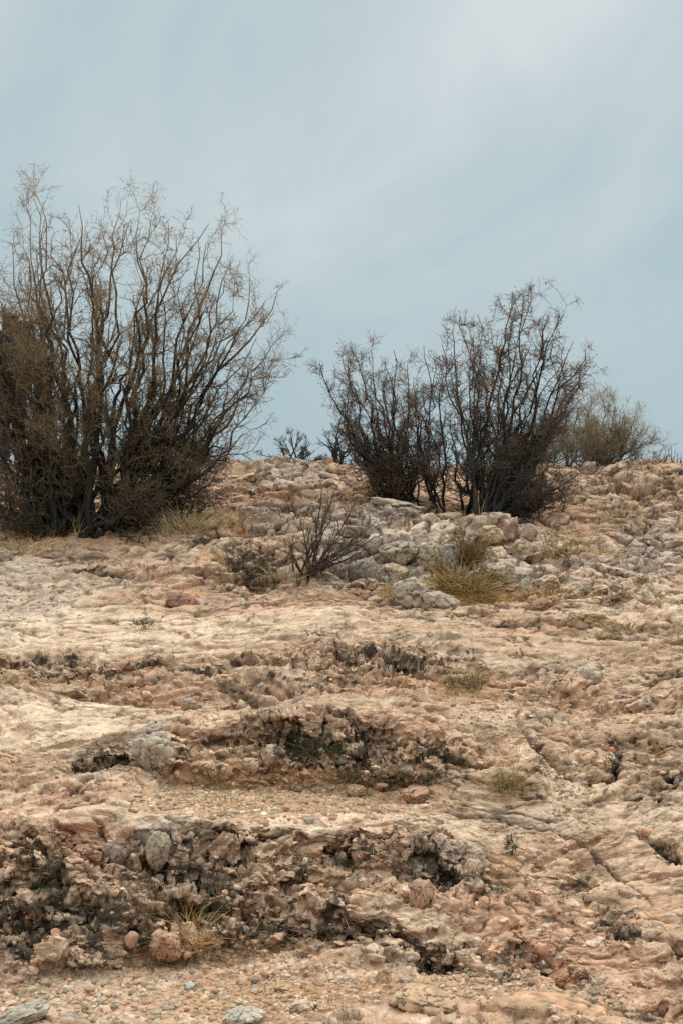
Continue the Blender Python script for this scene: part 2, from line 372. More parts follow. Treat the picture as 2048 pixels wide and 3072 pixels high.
# --- stage three: chips, cracks, grain
warp, warp2, warp3 = warps(P)
PW = P + 0.16 * warp; PW2 = P + 0.10 * warp + 0.03 * warp2
far, flat, rock, sm, fade = masks(P); bl = R_block; FS = (1 / (1 + 0.45 * far))[:, None]
dip = (P + 0.12 * warp + 0.02 * warp2 + 0.006 * warp3) @ DIPM * FS
bfld = sstep(-0.25, 0.3, fbm(P, 1.9, 3, off=81))
f1, f2, idv, fv = vor(dip, (2.6, 4.2, 5.6), 4); crk = (1 - sstep(0.0, 0.05, f2 - f1)) * sstep(-.2, .3, perlin(P, 2.1, 61))
f1b, f2b, idb, fvb = vor((P + 0.08 * warp + 0.02 * warp2 + 0.006 * warp3) @ DIPM * FS, (5.0, 7.5, 10), 14); crkb = 1 - sstep(0.0, 0.08, f2b - f1b)
mb = np.clip(0.2 + R_block * 0.7 + 0.6 * R_knob + 0.5 * bfld * sm + 0.2 * far, 0, 1) * rock * (0.35 + 0.65 * sm)
f1d, f2d, idd, fvd = vor(dip, (13, 20, 24), 24)
crkd = 1 - sstep(0.0, 0.1, f2d - f1d)
mc = np.clip(0.22 + 0.5 * bfld + 0.5 * R_knob, 0, 1) * rock * (0.2 + 0.8 * sm)
near_ = 1 - sstep(7.5, 12.0, P[:, 1])
e4_ = sstep(0.0, 0.2, f2d - f1d)
d = mc * (e4_ * (0.010 * (RND[idd, 0] - 0.5) + 0.030 * fvd) - 0.007 * crkd) * (0.35 + 0.65 * near_) - 0.02 * crk * (0.3 + 0.7 * bl) * rock
f1e, f2e, ide, fve = vor(dip, (36, 50, 56), 44)
d += (0.3 + 0.7 * mc) * rock * 0.011 * fve * sstep(0.0, 0.25, f2e - f1e) * near_
f1c, f2c, idc, fvc = vor(P + 0.2 * warp + 0.045 * warp2 + 0.01 * warp3, (1.8, 3.2, 3.2), 33)
crkc = (1 - sstep(0.0, 0.03, f2c - f1c)) * sstep(0.05, 0.35, perlin(P, 1.1, 71))
d -= 0.018 * crkc * rock
pn = fbm(PW2 + 0.012 * warp3, (3.2, 6.5, 9), 3, 0.5, off=61); pit = sstep(0.33 - 0.27 * R_dark - 0.14 * R_knob, 0.5, pn)
pn2 = fbm(PW2 + 0.008 * warp3, (10, 17, 20), 3, 0.55, off=161); pit2 = sstep(0.26 - 0.22 * R_dark, 0.42, pn2)
f1k, f2k, idk, fvk = vor(P + 0.05 * warp + 0.02 * warp2 + 0.008 * warp3, (13, 16, 18), 8); kn = np.clip(1 - f1k * 1.25, 0, 1)
km = np.clip(R_knob, 0, 1) * rock
lod = 1 / (1 + 1.6 * far)
cv2 = sstep(0.82, 0.97, 1 - 2 * np.abs(fbm(dip, (2.6, 7.0, 9.0), 3, 0.5, off=49))) * sstep(-.3, .2, perlin(P, 1.7, 87))
d -= cv2 * 0.014 * rock
d += fbm(P, 34, 3, 0.6, off=7) * 0.0036 * (1 - 0.3 * R_smooth) * near_
f1g, f2g, idg, fvg = vor(P, 42, 12)
gm = np.clip(R_gravel + 0.25 * R_dirt, 0, 1)
d += gm * (0.5 - f1g) * 0.010 * (0.3 + RND[idg, 0]) * (0.2 + 0.8 * near_)
V = P + N * (d * fade)[:, None]
print("displaced", round(time.time() - T0, 1))

# ---- colour of the stone, soil and lichen, by patch, with some light and shade painted in
def mixc(C, c, m): return C + (np.array(c, np.float32) - C) * m[:, None]
c1 = fbm(PW, (1.6, 2.2, 3), 4, off=101); c2 = fbm(PW2, (4.5, 7, 9), 4, off=131); c3 = fbm(PW2, (13, 18, 22), 3, off=141)
c4 = fbm(dip, (2.5, 9, 14), 4, off=151)
C = np.tile(np.array([[0.45, 0.315, 0.215]], np.float32), (len(P), 1))
C = mixc(C, (0.61, 0.46, 0.335), sstep(-0.1, 0.45, c4) * 0.8)
C = mixc(C, (0.52, 0.31, 0.20), sstep(0.0, 0.45, c1) * 0.48)
C = mixc(C, (0.44, 0.375, 0.30), sstep(0.02, 0.5, -c1) * 0.5)
C = mixc(C, (0.52, 0.285, 0.19), R_pink * (0.33 + 0.47 * sstep(-0.3, 0.3, c2)))
C = mixc(C, (0.47, 0.435, 0.395), R_grey * (0.6 + 0.35 * sstep(-0.3, 0.3, c2)))
C = mixc(C, (0.68, 0.56, 0.425), R_pale * (0.42 + 0.45 * sstep(-0.35, 0.25, c2)))  # pale stone, with the brightness of lit ledge lips put into the colour
C = mixc(C, (0.52, 0.24, 0.075), np.clip(R_orange * 0.8 + sstep(0.42, 0.6, c3) * sstep(0.1, .4, c2) * 0.35, 0, 1))
C = mixc(C, (0.30, 0.185, 0.12), sstep(0.15, 0.55, c3) * 0.55)
C = mixc(C, (0.70, 0.62, 0.52), sstep(0.22, 0.5, -c3) * 0.6)
C = mixc(C, (0.20, 0.155, 0.115), sstep(0.12, 0.5, c2) * 0.4 * (1 - 0.5 * R_pale))
# each block and knob a little different
C *= (1 + (0.12 + 0.2 * bl) * (RND[idb, 2] - .5) + 0.16 * (RND[idd, 2] - .5) + km * (RND[idk, 2] - .5) * 0.4)[:, None]
# soil and gravel
soil = np.clip(R_dirt * sstep(-0.5, 0.1, c2 + 0.4) , 0, 1)
C = mixc(C, (0.40, 0.235, 0.125), soil * 0.85)
gcol = np.stack([0.36 + 0.38 * RND[idg, 0], 0.25 + 0.36 * RND[idg, 0], 0.17 + 0.30 * RND[idg, 0] + 0.05 * RND[idg, 1]], 1)
gw = gm * (RND[idg, 2] > 0.3) * sstep(0.62, 0.35, f1g) if False else gm * (RND[idg, 2] > 0.35) * (1 - sstep(0.35, 0.55, f1g))
C = C + (gcol - C) * (gw * 0.75)[:, None]
# soil caught in the cracks, along with crack shadow lines put into the colour
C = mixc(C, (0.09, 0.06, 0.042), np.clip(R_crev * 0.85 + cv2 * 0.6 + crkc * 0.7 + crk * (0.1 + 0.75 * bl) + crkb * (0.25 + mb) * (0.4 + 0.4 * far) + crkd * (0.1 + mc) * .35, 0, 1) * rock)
# dark lichen crust, and shade painted into pits, crevices and broken faces
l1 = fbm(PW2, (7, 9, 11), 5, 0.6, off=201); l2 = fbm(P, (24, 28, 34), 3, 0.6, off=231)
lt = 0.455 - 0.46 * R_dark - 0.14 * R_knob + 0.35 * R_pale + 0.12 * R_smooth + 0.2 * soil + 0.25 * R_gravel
lich_shade = sstep(lt, lt + 0.34, l1 + 0.5 * R_crev + 0.16 * cv2 + 1.15 * l2 + 0.25 * (pit + pit2) - 0.5 * (kn - .3) * R_knob + 0.3 * (RND[idd, 1] - .5) + 0.2 * (RND[idb, 1] - .5))
C = mixc(C, (0.052, 0.043, 0.033), lich_shade * 0.90)
lg = sstep(0.1, 0.4, fbm(P, (9, 11, 13), 4, 0.6, off=301)) * np.clip(0.22 + R_dark * 0.3 + R_knob * .1, 0, 1) * (1 - R_pale)
C = mixc(C, (0.125, 0.105, 0.075), lg * (1 - lich_shade))
C = np.clip(C * np.array([[1.15, 0.995, 0.905]], np.float32), 0.004, 0.9)
jj, ii = np.meshgrid(np.arange(NU - 1), np.arange(NT - 1))
a = (ii * NU + jj).ravel()
quads = np.stack([a, a + 1, a + NU + 1, a + NU], 1)
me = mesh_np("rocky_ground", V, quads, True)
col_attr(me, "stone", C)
rough_attr = np.stack([lich_shade, gm, R_smooth], 1)
col_attr(me, "kindmask", rough_attr)
print("mesh", round(time.time() - T0, 1))

# projected position of every ground point: to stand things on the ground
VX = CX + V[:, 0] / V[:, 1] * F; VY = CY - V[:, 2] / V[:, 1] * F
vis = (V[:, 1] > 3.0) & (V[:, 1] < 17.3) & (px > -400) & (px < 2450)
VI = np.nonzero(vis)[0]; VXv, VYv = VX[VI].astype(np.float32), VY[VI].astype(np.float32)
def ground(qx, qy):
    k = VI[np.argmin((VXv - qx) ** 2 + (VYv - qy) ** 2)]
    return V[k].astype(float).copy()
def ground_patch(qx, qy, rx, ry, n, r=None):
    """n random ground points inside an ellipse of the view"""
    r = r or rng
    m = np.nonzero(((VXv - qx) / rx) ** 2 + ((VYv - qy) / ry) ** 2 < 1)[0]
    if len(m) == 0: return np.repeat(ground(qx, qy)[None], n, 0)
    return V[VI[m[r.integers(0, len(m), n)]]].astype(float)

# ------------------------------------------------------------------ materials
def new_mat(name):
    m = bpy.data.materials.new(name); m.use_nodes = True
    nt = m.node_tree; nt.nodes.clear()
    o = nt.nodes.new("ShaderNodeOutputMaterial"); b = nt.nodes.new("ShaderNodeBsdfPrincipled")
    nt.links.new(b.outputs[0], o.inputs[0])
    b.inputs["Roughness"].default_value = 0.9
    b.inputs["Specular IOR Level"].default_value = 0.25
    return m, nt, b

def noise_col(nt, c1, c2, scale, coord="Object", detail=6, lo=0.35, hi=0.65):
    tc = nt.nodes.new("ShaderNodeTexCoord"); n = nt.nodes.new("ShaderNodeTexNoise")
    n.inputs["Scale"].default_value = scale; n.inputs["Detail"].default_value = detail
    r = nt.nodes.new("ShaderNodeValToRGB")
    r.color_ramp.elements[0].position = lo; r.color_ramp.elements[1].position = hi
    r.color_ramp.elements[0].color = (*c1, 1); r.color_ramp.elements[1].color = (*c2, 1)
    nt.links.new(tc.outputs[coord], n.inputs["Vector"]); nt.links.new(n.outputs[0], r.inputs[0])
    return r, n

def ground_mat():
    m, nt, b = new_mat("limestone")
    at_ = nt.nodes.new("ShaderNodeAttribute"); at_.attribute_name = "stone"
    tc = nt.nodes.new("ShaderNodeTexCoord")
    n1 = nt.nodes.new("ShaderNodeTexNoise"); n1.inputs["Scale"].default_value = 55; n1.inputs["Detail"].default_value = 8; n1.inputs["Roughness"].default_value = 0.7
    n2 = nt.nodes.new("ShaderNodeTexNoise"); n2.inputs["Scale"].default_value = 14; n2.inputs["Detail"].default_value = 8; n2.inputs["Roughness"].default_value = 0.65
    for n in (n1, n2): nt.links.new(tc.outputs["Object"], n.inputs["Vector"])
    r1 = nt.nodes.new("ShaderNodeMapRange"); r1.inputs[1].default_value = 0.3; r1.inputs[2].default_value = 0.7; r1.inputs[3].default_value = 0.82; r1.inputs[4].default_value = 1.16
    r2 = nt.nodes.new("ShaderNodeMapRange"); r2.inputs[1].default_value = 0.3; r2.inputs[2].default_value = 0.7; r2.inputs[3].default_value = 0.74; r2.inputs[4].default_value = 1.18
    nt.links.new(n1.outputs[0], r1.inputs[0]); nt.links.new(n2.outputs[0], r2.inputs[0])
    mm = nt.nodes.new("ShaderNodeMath"); mm.operation = 'MULTIPLY'
    nt.links.new(r1.outputs[0], mm.inputs[0]); nt.links.new(r2.outputs[0], mm.inputs[1])
    vm = nt.nodes.new("ShaderNodeVectorMath"); vm.operation = 'SCALE'
    nt.links.new(at_.outputs["Color"], vm.inputs[0]); nt.links.new(mm.outputs[0], vm.inputs["Scale"])
    nt.links.new(vm.outputs[0], b.inputs["Base Color"])
    mp = nt.nodes.new("ShaderNodeMapping"); mp.inputs["Scale"].default_value = (0.6, 1.0, 1.5); mp.inputs["Rotation"].default_value = (0, 0.22, 0)
    nd = nt.nodes.new("ShaderNodeTexNoise"); nd.inputs["Scale"].default_value = 12; nd.inputs["Detail"].default_value = 4
    nt.links.new(tc.outputs["Object"], nd.inputs["Vector"])
    ad = nt.nodes.new("ShaderNodeVectorMath"); ad.operation = 'MULTIPLY_ADD'; ad.inputs[1].default_value = (0.09, 0.09, 0.09)
    nt.links.new(nd.outputs["Color"], ad.inputs[0]); nt.links.new(tc.outputs["Object"], ad.inputs[2]); nt.links.new(ad.outputs[0], mp.inputs["Vector"])
    hs = []
    for sc_, wd in ((9, 0.07), (30, 0.12)):
        vo = nt.nodes.new("ShaderNodeTexVoronoi"); vo.feature = 'DISTANCE_TO_EDGE'; vo.inputs["Scale"].default_value = sc_; nt.links.new(mp.outputs[0], vo.inputs["Vector"])
        mr = nt.nodes.new("ShaderNodeMapRange"); mr.inputs[2].default_value = wd; nt.links.new(vo.outputs["Distance"], mr.inputs[0]); hs.append(mr.outputs[0])
        vc = nt.nodes.new("ShaderNodeTexVoronoi"); vc.inputs["Scale"].default_value = sc_; nt.links.new(mp.outputs[0], vc.inputs["Vector"])
        sp_ = nt.nodes.new("ShaderNodeSeparateColor"); nt.links.new(vc.outputs["Color"], sp_.inputs[0]); hs.append(sp_.outputs[0])
    def mt(op, a_, b_):
        n = nt.nodes.new("ShaderNodeMath"); n.operation = op
        for i_, x in enumerate((a_, b_)):
            if isinstance(x, (int, float)): n.inputs[i_].default_value = x
            else: nt.links.new(x, n.inputs[i_])
        return n.outputs[0]
    hsum = mt('ADD', mt('MULTIPLY', mt('MULTIPLY', hs[0], hs[1]), 1.6), mt('ADD', mt('MULTIPLY', mt('MULTIPLY', hs[2], hs[3]), 0.7), mt('ADD', n1.outputs[0], n2.outputs[0])))
    bp = nt.nodes.new("ShaderNodeBump"); bp.inputs["Distance"].default_value = 0.0065; bp.inputs["Strength"].default_value = 0.65
    nt.links.new(hsum, bp.inputs["Height"]); nt.links.new(bp.outputs[0], b.inputs["Normal"])
    b.inputs["Roughness"].default_value = 0.95; b.inputs["Specular IOR Level"].default_value = 0.15
    return m

def simple_mat(name, c1, c2, scale=20, rough=0.9, bump=0.0, coord="Object", lo=.35, hi=.65):
    m, nt, b = new_mat(name)
    r, n = noise_col(nt, c1, c2, scale, coord, lo=lo, hi=hi)
    nt.links.new(r.outputs[0], b.inputs["Base Color"]); b.inputs["Roughness"].default_value = rough
    if bump:
        bp = nt.nodes.new("ShaderNodeBump"); bp.inputs["Distance"].default_value = bump; bp.inputs["Strength"].default_value = 1
        nt.links.new(n.outputs[0], bp.inputs["Height"]); nt.links.new(bp.outputs[0], b.inputs["Normal"])
    return m

def attr_mat(name, rough=0.85, transl=0.0):
    """colour from the 'tone' attribute, varied by noise"""
    m, nt, b = new_mat(name)
    a_ = nt.nodes.new("ShaderNodeAttribute"); a_.attribute_name = "tone"
    tc = nt.nodes.new("ShaderNodeTexCoord"); n = nt.nodes.new("ShaderNodeTexNoise"); n.inputs["Scale"].default_value = 30
    n.inputs["Detail"].default_value = 4
    nt.links.new(tc.outputs["Object"], n.inputs["Vector"])
    r = nt.nodes.new("ShaderNodeMapRange"); r.inputs[1].default_value = .3; r.inputs[2].default_value = .7; r.inputs[3].default_value = .75; r.inputs[4].default_value = 1.25
    nt.links.new(n.outputs[0], r.inputs[0])
    vm = nt.nodes.new("ShaderNodeVectorMath"); vm.operation = 'SCALE'
    nt.links.new(a_.outputs["Color"], vm.inputs[0]); nt.links.new(r.outputs[0], vm.inputs["Scale"])
    nt.links.new(vm.outputs[0], b.inputs["Base Color"]); b.inputs["Roughness"].default_value = rough
    return m

M_ground = ground_mat()
M_bark = attr_mat("bark", 0.9)
M_twig = attr_mat("twig_bark", 0.85)
M_leaf = attr_mat("dry_leaf", 0.7)
M_grass = attr_mat("grass_blade", 0.7)
M_stone = attr_mat("loose_stone", 0.95)
me.materials.append(M_ground)
o = bpy.data.objects.new("rocky_ground", me); col.objects.link(o)
tag(o, kind="structure")

# the land that carries on past the hill, out to the horizon
bm = bmesh.new()
bmesh.ops.create_grid(bm, x_segments=60, y_segments=60, size=3000)
for v in bm.verts:
    r_ = math.hypot(v.co.x, v.co.y)
    v.co.z = -2.6 - 0.0035 * min(r_, 600) + (0.5 * math.sin(v.co.x * .01) * math.cos(v.co.y * .013) if r_ > 150 else 0)
me2 = bpy.data.meshes.new("land"); bm.to_mesh(me2); bm.free()
tag(link("land", me2, simple_mat("dry_earth", (0.22, 0.16, 0.10), (0.36, 0.28, 0.19), 0.4)), kind="structure")

# ------------------------------------------------------------------ tubes
def tubes(name, Pts, Rad, Start, sides, Col):
    """Pts (n,3) joined polylines; Start bool marks the first point of each line"""
    Pts = np.asarray(Pts, np.float64); n = len(Pts)
    Start = np.asarray(Start, bool)
    nxt = np.ones(n, bool); nxt[:-1] = ~Start[1:]; nxt[-1] = False       # has a following point
    Tn = np.zeros_like(Pts)
    i = np.nonzero(nxt)[0]; seg = Pts[i + 1] - Pts[i]
    Tn[i] += seg; Tn[i + 1] += seg
    Tn /= np.linalg.norm(Tn, axis=1, keepdims=True) + 1e-12
    ref = np.where(np.abs(Tn[:, 2:3]) > 0.9, np.array([[1.0, 0, 0]]), np.array([[0, 0, 1.0]]))
    A = np.cross(Tn, ref); A /= np.linalg.norm(A, axis=1, keepdims=True) + 1e-12
    B = np.cross(Tn, A)
    ang = np.arange(sides) * 2 * math.pi / sides
    Vv = Pts[:, None, :] + Rad[:, None, None] * (A[:, None, :] * np.cos(ang)[None, :, None] + B[:, None, :] * np.sin(ang)[None, :, None])
    Vv = Vv.reshape(-1, 3)
    b0 = (i * sides)[:, None] + np.arange(sides)[None, :]
    b1 = (i * sides)[:, None] + (np.arange(sides)[None, :] + 1) % sides
    q = np.stack([b0, b1, b1 + sides, b0 + sides], 2).reshape(-1, 4)
    m_ = mesh_np(name, Vv, q, sides > 3)
    col_attr(m_, "tone", np.repeat(Col, sides, 0))
    return m_

def rand_perp(T, r):
    R = r.normal(size=T.shape); R -= (R * T).sum(1, keepdims=True) * T
    return R / (np.linalg.norm(R, axis=1, keepdims=True) + 1e-9)
def nrm(A): return A / (np.linalg.norm(A, axis=-1, keepdims=True) + 1e-9)

def grow_level(pts, tans, rads, fr, nchild, len_rng, ang_rng, steps, jit, up, r, rad_f, tip_r, fr_rng=(0.2, 1.0), wob=1.0, outw=None):
    """children sprout from parent points picked with weight; returns arrays K x steps"""
    ok = np.nonzero((fr >= fr_rng[0]) & (fr <= fr_rng[1]))[0]
    k = ok[r.integers(0, len(ok), nchild)]
    p = pts[k].copy(); T = tans[k]
    a_ = np.radians(r.uniform(*ang_rng, size=nchild))[:, None]
    Dv = nrm(T * np.cos(a_) + rand_perp(T, r) * np.sin(a_))
    L = r.uniform(*len_rng, size=nchild) * (1.10 - 0.55 * fr[k])
    st_ = (L / steps)[:, None]
    r0 = np.minimum(rads[k] * rad_f, rads[k])
    out = [p.copy()]; Ts = [Dv.copy()]
    for s in range(steps):
        Dv = nrm(Dv + r.normal(size=Dv.shape) * jit + np.array([[0, 0, up]]))
        p = p + Dv * st_ * r.uniform(0.8, 1.2, size=(nchild, 1))
        out.append(p.copy()); Ts.append(Dv.copy())
    Pk = np.stack(out, 1); Tk = np.stack(Ts, 1)                    # K, steps+1, 3
    w = np.linspace(0, 1, steps + 1)[None, :]
    Rk = r0[:, None] * (1 - w) + np.minimum(tip_r, r0)[:, None] * w if not np.isscalar(tip_r) else r0[:, None] * (1 - w) + np.minimum(tip_r, r0)[:, None] * w
    Fk = np.repeat(w, nchild, 0)
    return Pk, Tk, Rk, Fk

def flat(Pk): return Pk.reshape(-1, Pk.shape[-1]) if Pk.ndim == 3 else Pk.reshape(-1)
def startmask(Pk):
    s = np.zeros(Pk.shape[:2], bool); s[:, 0] = True; return s.ravel()

def shrub(name, label, cat, group, base_pts, tips, D, depth, seed, stem_r=0.022, n_extra=20, l1=14, l2=9, l3=7,
          L1=(0.25, 0.6), L2=(0.10, 0.28), L3=(0.03, 0.09), stem_c=(0.055, 0.045, 0.036), twig_c=(0.20, 0.135, 0.085), tip_c=None,
          curve=0.25, leaf=0, leaf_c=(0.40, 0.19, 0.07), leaf_s=0.012, leaf_top=0.0, jit=0.25, up=0.08, twig_r=0.0016, steps0=16, keep_low=0.0, l0jit=.012, skirt=0, pull=1.0, leaf_name="dry_leaves"):
    r = np.random.default_rng(seed)
    bases = [ground(*b) for b in base_pts]
    org = np.mean(bases, 0); root = empty(name, org); tag(root, label, cat, group)
    bm_ = np.mean(np.array(base_pts, float), 0)
    tips = [(bm_[0] + (a_[0] - bm_[0]) * pull, bm_[1] + (a_[1] - bm_[1]) * pull) for a_ in tips]
    top = np.array(tips, float)
    for k in range(n_extra):      # shorter stems inside the crown
        a_ = tips[r.integers(0, len(top))]; b_ = base_pts[r.integers(0, len(base_pts))]
        w = r.uniform(0.45, 0.9)
        tips.append((b_[0] + (a_[0] - b_[0]) * w + r.uniform(-60, 60) * D / 12, b_[1] + (a_[1] - b_[1]) * w))
    for k in range(skirt):
        a_ = tips[r.integers(0, len(top))]; b_ = base_pts[r.integers(0, len(base_pts))]
        w = r.uniform(0.2, 0.5)
        tips.append((b_[0] + (a_[0] - b_[0]) * w * 1.3 + r.uniform(-80, 80) * D / 12, b_[1] + (a_[1] - b_[1]) * w * .8 - 40))
    S = []
    for k, tp in enumerate(tips):
        b_ = bases[int(np.argmin([abs(base_pts[j][0] - tp[0]) + r.uniform(0, 220) for j in range(len(bases))]))]
        b_ = b_ + np.array([r.uniform(-.05, .05), r.uniform(-.08, .08), -0.04])
        isx = k >= len(top)
        dy = r.uniform(-1, 1) * depth * (1.0 if isx else 0.55)
        e = at(tp[0], tp[1], D + dy)
        mid = b_ + (e - b_) * 0.5
        h = (e - b_); side = np.array([h[0], h[1], 0])
        mid = mid + side * curve * (1 if h[2] > abs(h[0]) else 0.3) + np.array([0, 0, 0.05 * np.linalg.norm(h)]) * (-1 if h[2] > abs(h[0]) else 0.3)
        tt_ = np.linspace(0, 1, steps0)[:, None]
        c = (1 - tt_) ** 2 * b_ + 2 * tt_ * (1 - tt_) * mid + tt_ ** 2 * e
        wv = np.cumsum(r.normal(size=(steps0, 3)) * l0jit * np.linalg.norm(h) / 1.5, 0); wv -= wv[0] + (wv[-1] - wv[0]) * tt_
        c = c + wv
        S.append(c)
    S = np.array(S); n0 = len(S)
    T_ = nrm(np.gradient(S, axis=1))
    w = np.linspace(0, 1, steps0)[None, :]
    base_r = stem_r * r.uniform(0.55, 1.15, size=(n0, 1)); 
    R0 = base_r * (1 - w) ** 0.9 + twig_r * 1.3
    FR = np.repeat(w, n0, 0)
    tw_c = np.array(twig_c); st_c = np.array(stem_c); tp_c = np.array(tip_c if tip_c is not None else twig_c)
    zlo = org[2]; zhi = max(S[:, -1, 2].max(), zlo + 0.3)
    def tone(pts, rad):
        q = np.clip(rad / (stem_r * 0.45), 0, 1)[:, None]
        hz = np.clip((pts[:, 2:3] - zlo) / (zhi - zlo), 0, 1) ** 0.75
        tc_ = tw_c * (1 - hz) + tp_c * hz  # low twigs darker: own bark tone plus crown shade put into the colour
        c = tc_ * (1 - q) + st_c * q
        return np.clip(c * r.uniform(0.75, 1.3, size=(len(pts), 1)), 0, 1)
    p0, t0, r0, f0 = flat(S), flat(T_), R0.ravel(), FR.ravel()
    A1 = grow_level(p0, t0, r0, f0, int(n0 * l1), L1, (18, 48), 8, jit, up, r, 0.55, twig_r, (0.22, 1.0))
    p1, t1, r1, f1_ = flat(A1[0]), flat(A1[1]), A1[2].ravel(), A1[3].ravel()
    pc = np.concatenate([p0, p1]); tc_ = np.concatenate([t0, t1]); rc = np.concatenate([r0, r1]); fc = np.concatenate([np.clip(f0, 0, .99), f1_])
    A2 = grow_level(p1, t1, r1, f1_, int(n0 * l1 * l2), L2, (22, 60), 5, jit * 1.3, up * .6, r, 0.7, twig_r * .8, (0.1, 1.0))
    p2, t2, r2, f2_ = flat(A2[0]), flat(A2[1]), A2[2].ravel(), A2[3].ravel()
    ps = np.concatenate([p1, p2, p2]); ts = np.concatenate([t1, t2, t2]); rs = np.concatenate([r1, r2, r2]); fs = np.concatenate([f1_, f2_, f2_])
    A3 = grow_level(ps, ts, np.minimum(rs, twig_r * 1.1), fs, int(n0 * l1 * l2 * l3), L3, (30, 75), 2, jit * 1.4, 0, r, 0.85, twig_r * .55, (0.0, 1.0))
    loc = org
    def put(nm, m_, mat):
        ob = link(nm, m_, mat, root); ob.matrix_parent_inverse = Matrix.Translation(-Vector(org)); return ob
    pb = np.concatenate([p0, p1]); rb = np.concatenate([r0, r1])
    put("stems", tubes("stems", pb, rb, np.concatenate([startmask(S), startmask(A1[0])]), 5, tone(pb, rb)), M_bark)
    p3 = flat(A3[0])
    pt = np.concatenate([p2, p3]); rt = np.concatenate([r2, A3[2].ravel()]); sm_ = np.concatenate([startmask(A2[0]), startmask(A3[0])])
    put("twigs", tubes("twigs", pt, rt, sm_, 3, tone(pt, rt)), M_twig)
    if leaf:
        zz = p2[:, 2]; q = np.nonzero(zz > zlo + (zhi - zlo) * leaf_top)[0]
        # leaves hang in little clusters
        kc = q[r.integers(0, len(q), max(1, leaf // 3))]; kc = np.repeat(kc, 3)
        put(leaf_name, leaves(leaf_name, p2[kc] + r.normal(size=(len(kc), 3)) * leaf_s * 0.9, leaf_s, leaf_c, r), M_leaf)
    return root

def leaves(name, pos, size, c, r, curl=True):
    n = len(pos); T_ = nrm(r.normal(size=(n, 3)) + np.array([0, 0, -0.4])); S_ = rand_perp(T_, r); Nn = np.cross(T_, S_)
    s = (size * r.uniform(0.5, 1.3, size=n))[:, None]
    v0 = pos; v1 = pos + T_ * s * 0.5 + S_ * s * 0.35 + Nn * s * 0.2; v2 = pos + T_ * s; v3 = pos + T_ * s * 0.5 - S_ * s * 0.35 + Nn * s * 0.2
    Vv = np.stack([v0, v1, v2, v3], 1).reshape(-1, 3); q = np.arange(n * 4).reshape(n, 4)
    m_ = mesh_np(name, Vv, q)
    cc = np.clip(np.array(c)[None] * r.uniform(0.6, 1.4, size=(n, 1)) * r.uniform(0.9, 1.1, size=(n, 3)), 0, 1)
    col_attr(m_, "tone", np.repeat(cc, 4, 0))
    return m_

# ------------------------------------------------------------------ the shrubs
tipsL = [(95,515),(90,530),(68,560),(130,590),(235,555),(205,600),(25,675),(60,690),(150,660),(245,650),(310,640),(285,690),(365,585),(400,600),(430,578),(465,600),(520,615),(545,650),(505,700),
 (650,615),(690,632),(640,680),(615,660),(720,738),(700,790),(780,788),(740,830),(868,828),(830,860),(790,900),(845,1012),(800,980),(835,1085),(790,1060),(805,1155),(755,1130),(760,1280),(720,1230),
 (690,1330),(660,1290),(680,1420),(640,1360),(700,1380),(650,1470),(660,1500),(600,1500),(585,1540),(-60,690),(-110,800),(-40,840),(-160,950),(-90,1010),(-170,1150),(-80,1200),(-120,1350),(-60,1420),(-20,1500),(20,1560),(60,1590),
 (-10,900),(55,985),(60,860),(0,1010),(90,1000),(20,1200),(100,920),(45,1080),(180,760),(340,740),(420,760),(560,800),(60,850),(300,860),(480,880),(640,880)]
shrub("large_bare_shrub", "tall leafless brown shrub at the left with dense fine twigs", "shrub", None,
      [(205,1600),(235,1590),(285,1600),(325,1585),(180,1605),(350,1575),(260,1605)], tipsL, 12.35, 0.75, 3,
      stem_r=0.026, pull=.943, n_extra=38, skirt=7, l1=10.5, l2=8, l3=4.5, L1=(0.22, 0.66), L2=(0.09, 0.27), L3=(0.025, 0.08),
      stem_c=(0.024,0.020,0.015), twig_c=(0.068,0.052,0.036), tip_c=(0.36,0.225,0.115), curve=0.09, l0jit=.024, jit=.26, leaf=900, leaf_c=(0.42,0.20,0.08), leaf_s=0.016, twig_r=0.0021, steps0=18)
tipsRa = [(951,1078),(1021,1060),(1006,1159),(1012,1200),(1040,1100),(1109,1038),(1070,1080),(1178,1038),(1150,1075),(1220,1080),(1270,1023),(1300,1060),(1240,1120),(1068,1300),(1030,1250),(1085,1390),(1120,1180),(1190,1170),(1275,1180),(1310,1120),(1100,1440),(1160,1300)]
shrub("bare_shrub", "grey bare shrub fanning up left behind the pale boulders", "shrub", "pair of bare shrubs behind the outcrop",
      [(1235,1525),(1290,1530),(1330,1545),(1180,1515)], tipsRa, 13.0, 0.45, 5, stem_r=0.013, curve=-0.03, l0jit=.022, jit=.27, pull=.975, n_extra=16, skirt=2, l1=9.5, l2=8, l3=4.5, L1=(0.18,0.48), L2=(0.08,0.21), L3=(0.025,0.07),
      stem_c=(0.022,0.018,0.015), twig_c=(0.085,0.060,0.043), tip_c=(0.20,0.125,0.078), leaf=330, leaf_c=(0.45,0.19,0.07), leaf_s=0.022, leaf_top=0.45, twig_r=0.0021)
tipsRb = [(1321,1020),(1354,972),(1376,932),(1400,960),(1431,928),(1470,960),(1537,866),(1570,848),(1603,873),(1540,930),(1705,899),(1650,930),(1632,976),(1600,1000),(1727,1009),(1764,1031),(1700,1060),(1771,1096),(1749,1144),(1745,1190),(1690,1180),
 (1720,1240),(1660,1260),(1640,1340),(1738,1422),(1705,1488),(1676,1521),(1690,1407),(1720,1450),(1650,1450),(1640,1500),(1600,1545),(1560,1560),(1440,1040),(1500,1080),(1400,1100),(1580,1110),(1350,1110),(1380,1220),(1560,1240),(1620,1180)]
